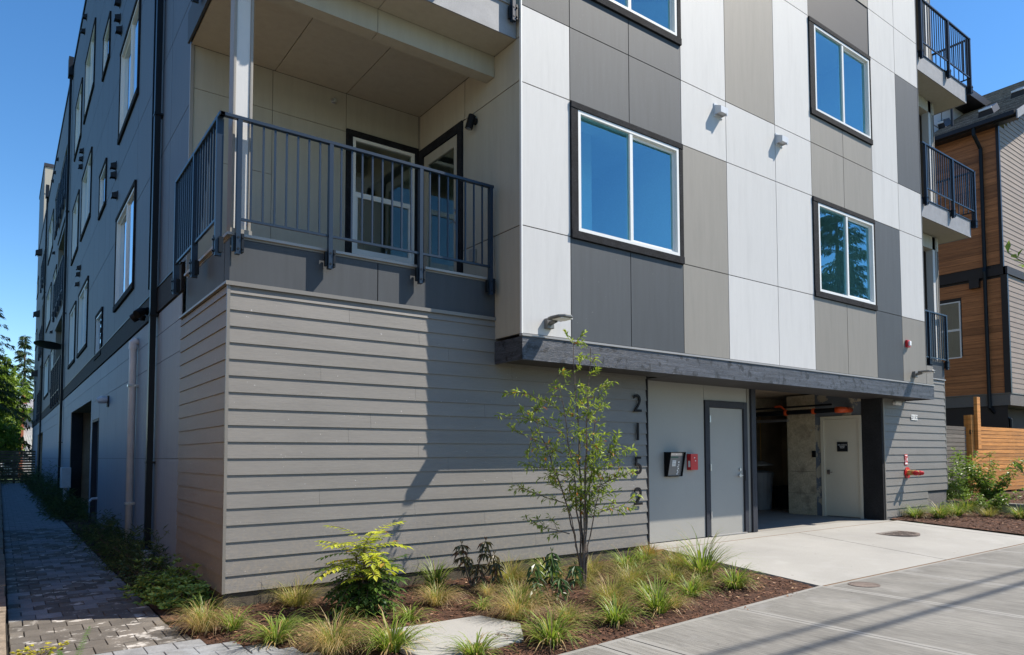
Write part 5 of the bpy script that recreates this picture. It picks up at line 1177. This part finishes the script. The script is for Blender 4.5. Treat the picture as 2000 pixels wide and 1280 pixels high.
# right bed shrubs
dome(16.85, .55, hr2, .42, .42, 1.25, 900, .07, l_hedge, 'dark_shrub', 'dense dark green upright shrub against the cedar fence')
def arching(x, y, zf, h, w, n, m, label, l=.09, seed=3):
    r_ = random.Random(seed); z0 = zf(x, y); t = thing('arching_shrub', label, 'shrub', (x, y, z0)); wd = MB(); lf = MB()
    for _ in range(n):
        a = r_.uniform(0, 6.3); d = Vector((math.cos(a)*w, math.sin(a)*w, h)); pts = limb(wd, r_, Vector((x, y, z0)), d, h*r_.uniform(.55, 1.25), .008, .002, 9, .08, -.05)
        for q in pts[2:]:
            for k in range(5):
                p = q+rv(r_, .08)
                for b in range(3): leafq(lf, p, Vector((r_.uniform(-1, 1), r_.uniform(-1, 1), r_.uniform(-.3, .5))), Vector((0, 0, 1))+rv(r_, .4), l*r_.uniform(.7, 1.2), l*.55, .15, .1)
    obj('stems', wd, m_barkr, t); obj('leaves', lf, m, t)
arching(16.5, -.45, hr2, 1.15, .55, 22, l_lime, 'light green arching shrub with rounded leaves in front of the cedar fence')
arching(15.75, -.75, hr, .62, .5, 9, l_lime, 'low light green shrub spilling over the concrete kerb', .08, 5)
# street tree just outside the right picture edge; a few large leaves show
r_ = random.Random(31); stt = thing('street_tree', 'young street tree whose large yellow-green leaves enter at the right picture edge', 'tree', (4.1, -5.42, -.2)); wd = MB(); lf = MB()
lv = Vector((-.7888, .6146, 0)); tb = Vector((4.12, -5.44, -.2))
tr = limb(wd, r_, tb, Vector((0, 0, 1)), 3.6, .03, .012, 12, .02)
for k, q in enumerate(tr):
    if k not in (4, 5, 8, 9): continue
    for s in range(4):
        a = r_.uniform(0, 6.3); d = Vector((math.cos(a), math.sin(a), .7)); pts = limb(wd, r_, q, d, r_.uniform(.26, .42), .007, .002, 5, .1)
        for p in pts[2:]:
            for _ in range(2): leafq(lf, p, d*.5+rv(r_, .7)+Vector((0, 0, .1)), Vector((0, 0, 1))+rv(r_, .4), r_.uniform(.07, .11), .038, .15, .15)
obj('trunk', wd, m_barkr, stt); obj('crown', lf, l_lime, stt)

# big trees
def conifer(x, y, h, rad, label, seed, dens=1.0, ls=.34, z0=-.3, m=l_conif, low=.08):
    r_ = random.Random(seed); t = thing('conifer', label, 'tree', (x, y, z0)); wd = MB(); lf = MB(); wd.tube([(x, y, z0), (x+.1, y, z0+h*.5), (x, y, z0+h)], [h*.016, h*.01, .03], 8)
    z = h*low
    while z < h*.985:
        f = z/h; R_ = rad*(1-f)**.75*r_.uniform(.7, 1.15)+.15
        for k in range(int(5+3*(1-f))):
            a = r_.uniform(0, 6.3); L0 = R_*r_.uniform(.55, 1.15); p = Vector((x, y, z0+z+r_.uniform(-.2, .2))); v = Vector((math.cos(a), math.sin(a), .22)); n = max(4, int(L0/.32)); pts = [p.copy()]
            for i in range(n): v = (v+Vector((0, 0, -.10))+rv(r_, .06)).normalized(); p = p+v*L0/n; pts.append(p.copy())
            wd.tube(pts, [.05*(1-f*.6)*(1-i/(n+1))+.008 for i in range(n+1)], 4, False)
            for i in range(1, n+1):
                for _ in range(int(7*dens)):
                    q = pts[i]+rv(r_, .16)*(1.1-.5*i/n); s = r_.choice((-1, 1)); side = Vector((-math.sin(a), math.cos(a), 0))*s
                    leafq(lf, q, side*r_.uniform(.2, 1)+v*.8+Vector((0, 0, r_.uniform(-.55, .05))), Vector((0, 0, 1))+rv(r_, .4), ls*r_.uniform(.6, 1.3), ls*.2, .1, .3)
        z += h*.022+.12
    obj('trunk', wd, m_bark, t); obj('crown', lf, m, t)
def broadleaf(x, y, h, rad, label, seed, m=l_decid, n=260, ls=.32, z0=-.3, trunk=.3):
    r_ = random.Random(seed); t = thing('broadleaf_tree', label, 'tree', (x, y, z0)); wd = MB(); lf = MB(); top = Vector((x, y, z0+h*trunk)); wd.tube([(x, y, z0), tuple(top)], [h*.022, h*.016], 8)
    for k in range(n):
        a = r_.uniform(0, 6.3); u = r_.uniform(-.75, 1); q = r_.uniform(.55, 1.0); c = Vector((x+math.cos(a)*rad*q*math.sqrt(1-u*u), y+math.sin(a)*rad*q*math.sqrt(1-u*u), z0+h*(.30+trunk*.6)+u*h*(.42)*q)); cr = r_.uniform(.35, .75)*rad*.28
        if k % 4 == 0: limb(wd, r_, top, c-top, (c-top).length, h*.007, .01, 6, .05)
        for _ in range(46):
            d = rv(r_, 1); 
            if d.length > 1: d.normalize()
            d.z *= .65; leafq(lf, c+d*cr*1.7, rv(r_, 1)+Vector((0, 0, -.2)), Vector((0, 0, 1))+rv(r_, .6), ls*r_.uniform(.6, 1.2), ls*.6, .15, .1)
    obj('trunk', wd, m_bark, t); obj('crown', lf, m, t)
conifer(-3.3, 54, 14.8, 4.6, 'tall dark conifer with drooping branches at the left picture edge', 3, 1.8)
conifer(.2, 92, 15.5, 2.6, 'small distant conifer top beside the building end', 4, .8, .5)
conifer(-3.6, 80, 17.5, 4.0, 'distant conifer behind the tall one at the left edge', 6, .8, .5)
broadleaf(-2.9, 59, 10.5, 2.6, 'bright green broadleaf tree in front of the white house', 5)
broadleaf(-2.3, 51, 4.9, 1.75, 'low sunlit broadleaf tree just behind the path fence', 7, l_decid, 90, .22)
broadleaf(1.0, 84, 9.6, 3.4, 'green broadleaf tree behind the white house roof', 8, l_decid, 130, .34)
conifer(39.5, -17.5, 19.5, 5.0, 'large conifer across the street, mirrored in the right lower window', 9, 1.9, .40, -.3, l_conif)
conifer(45, -20, 21, 5.2, 'second conifer across the street, behind the large one', 10, .9, .42)
broadleaf(-11, 10, 5.2, 2.6, 'garden tree beyond the added cedar fence, mirrored in the side windows', 12, l_decid, 110, .26)
broadleaf(-12, 22, 7.0, 3.2, 'larger garden tree beyond the added cedar fence, farther along', 13, l_decid, 120, .28)
for o in [o for o in bpy.data.objects if o.type == 'EMPTY' and not o.children and not o.get('label')]: bpy.data.objects.remove(o)
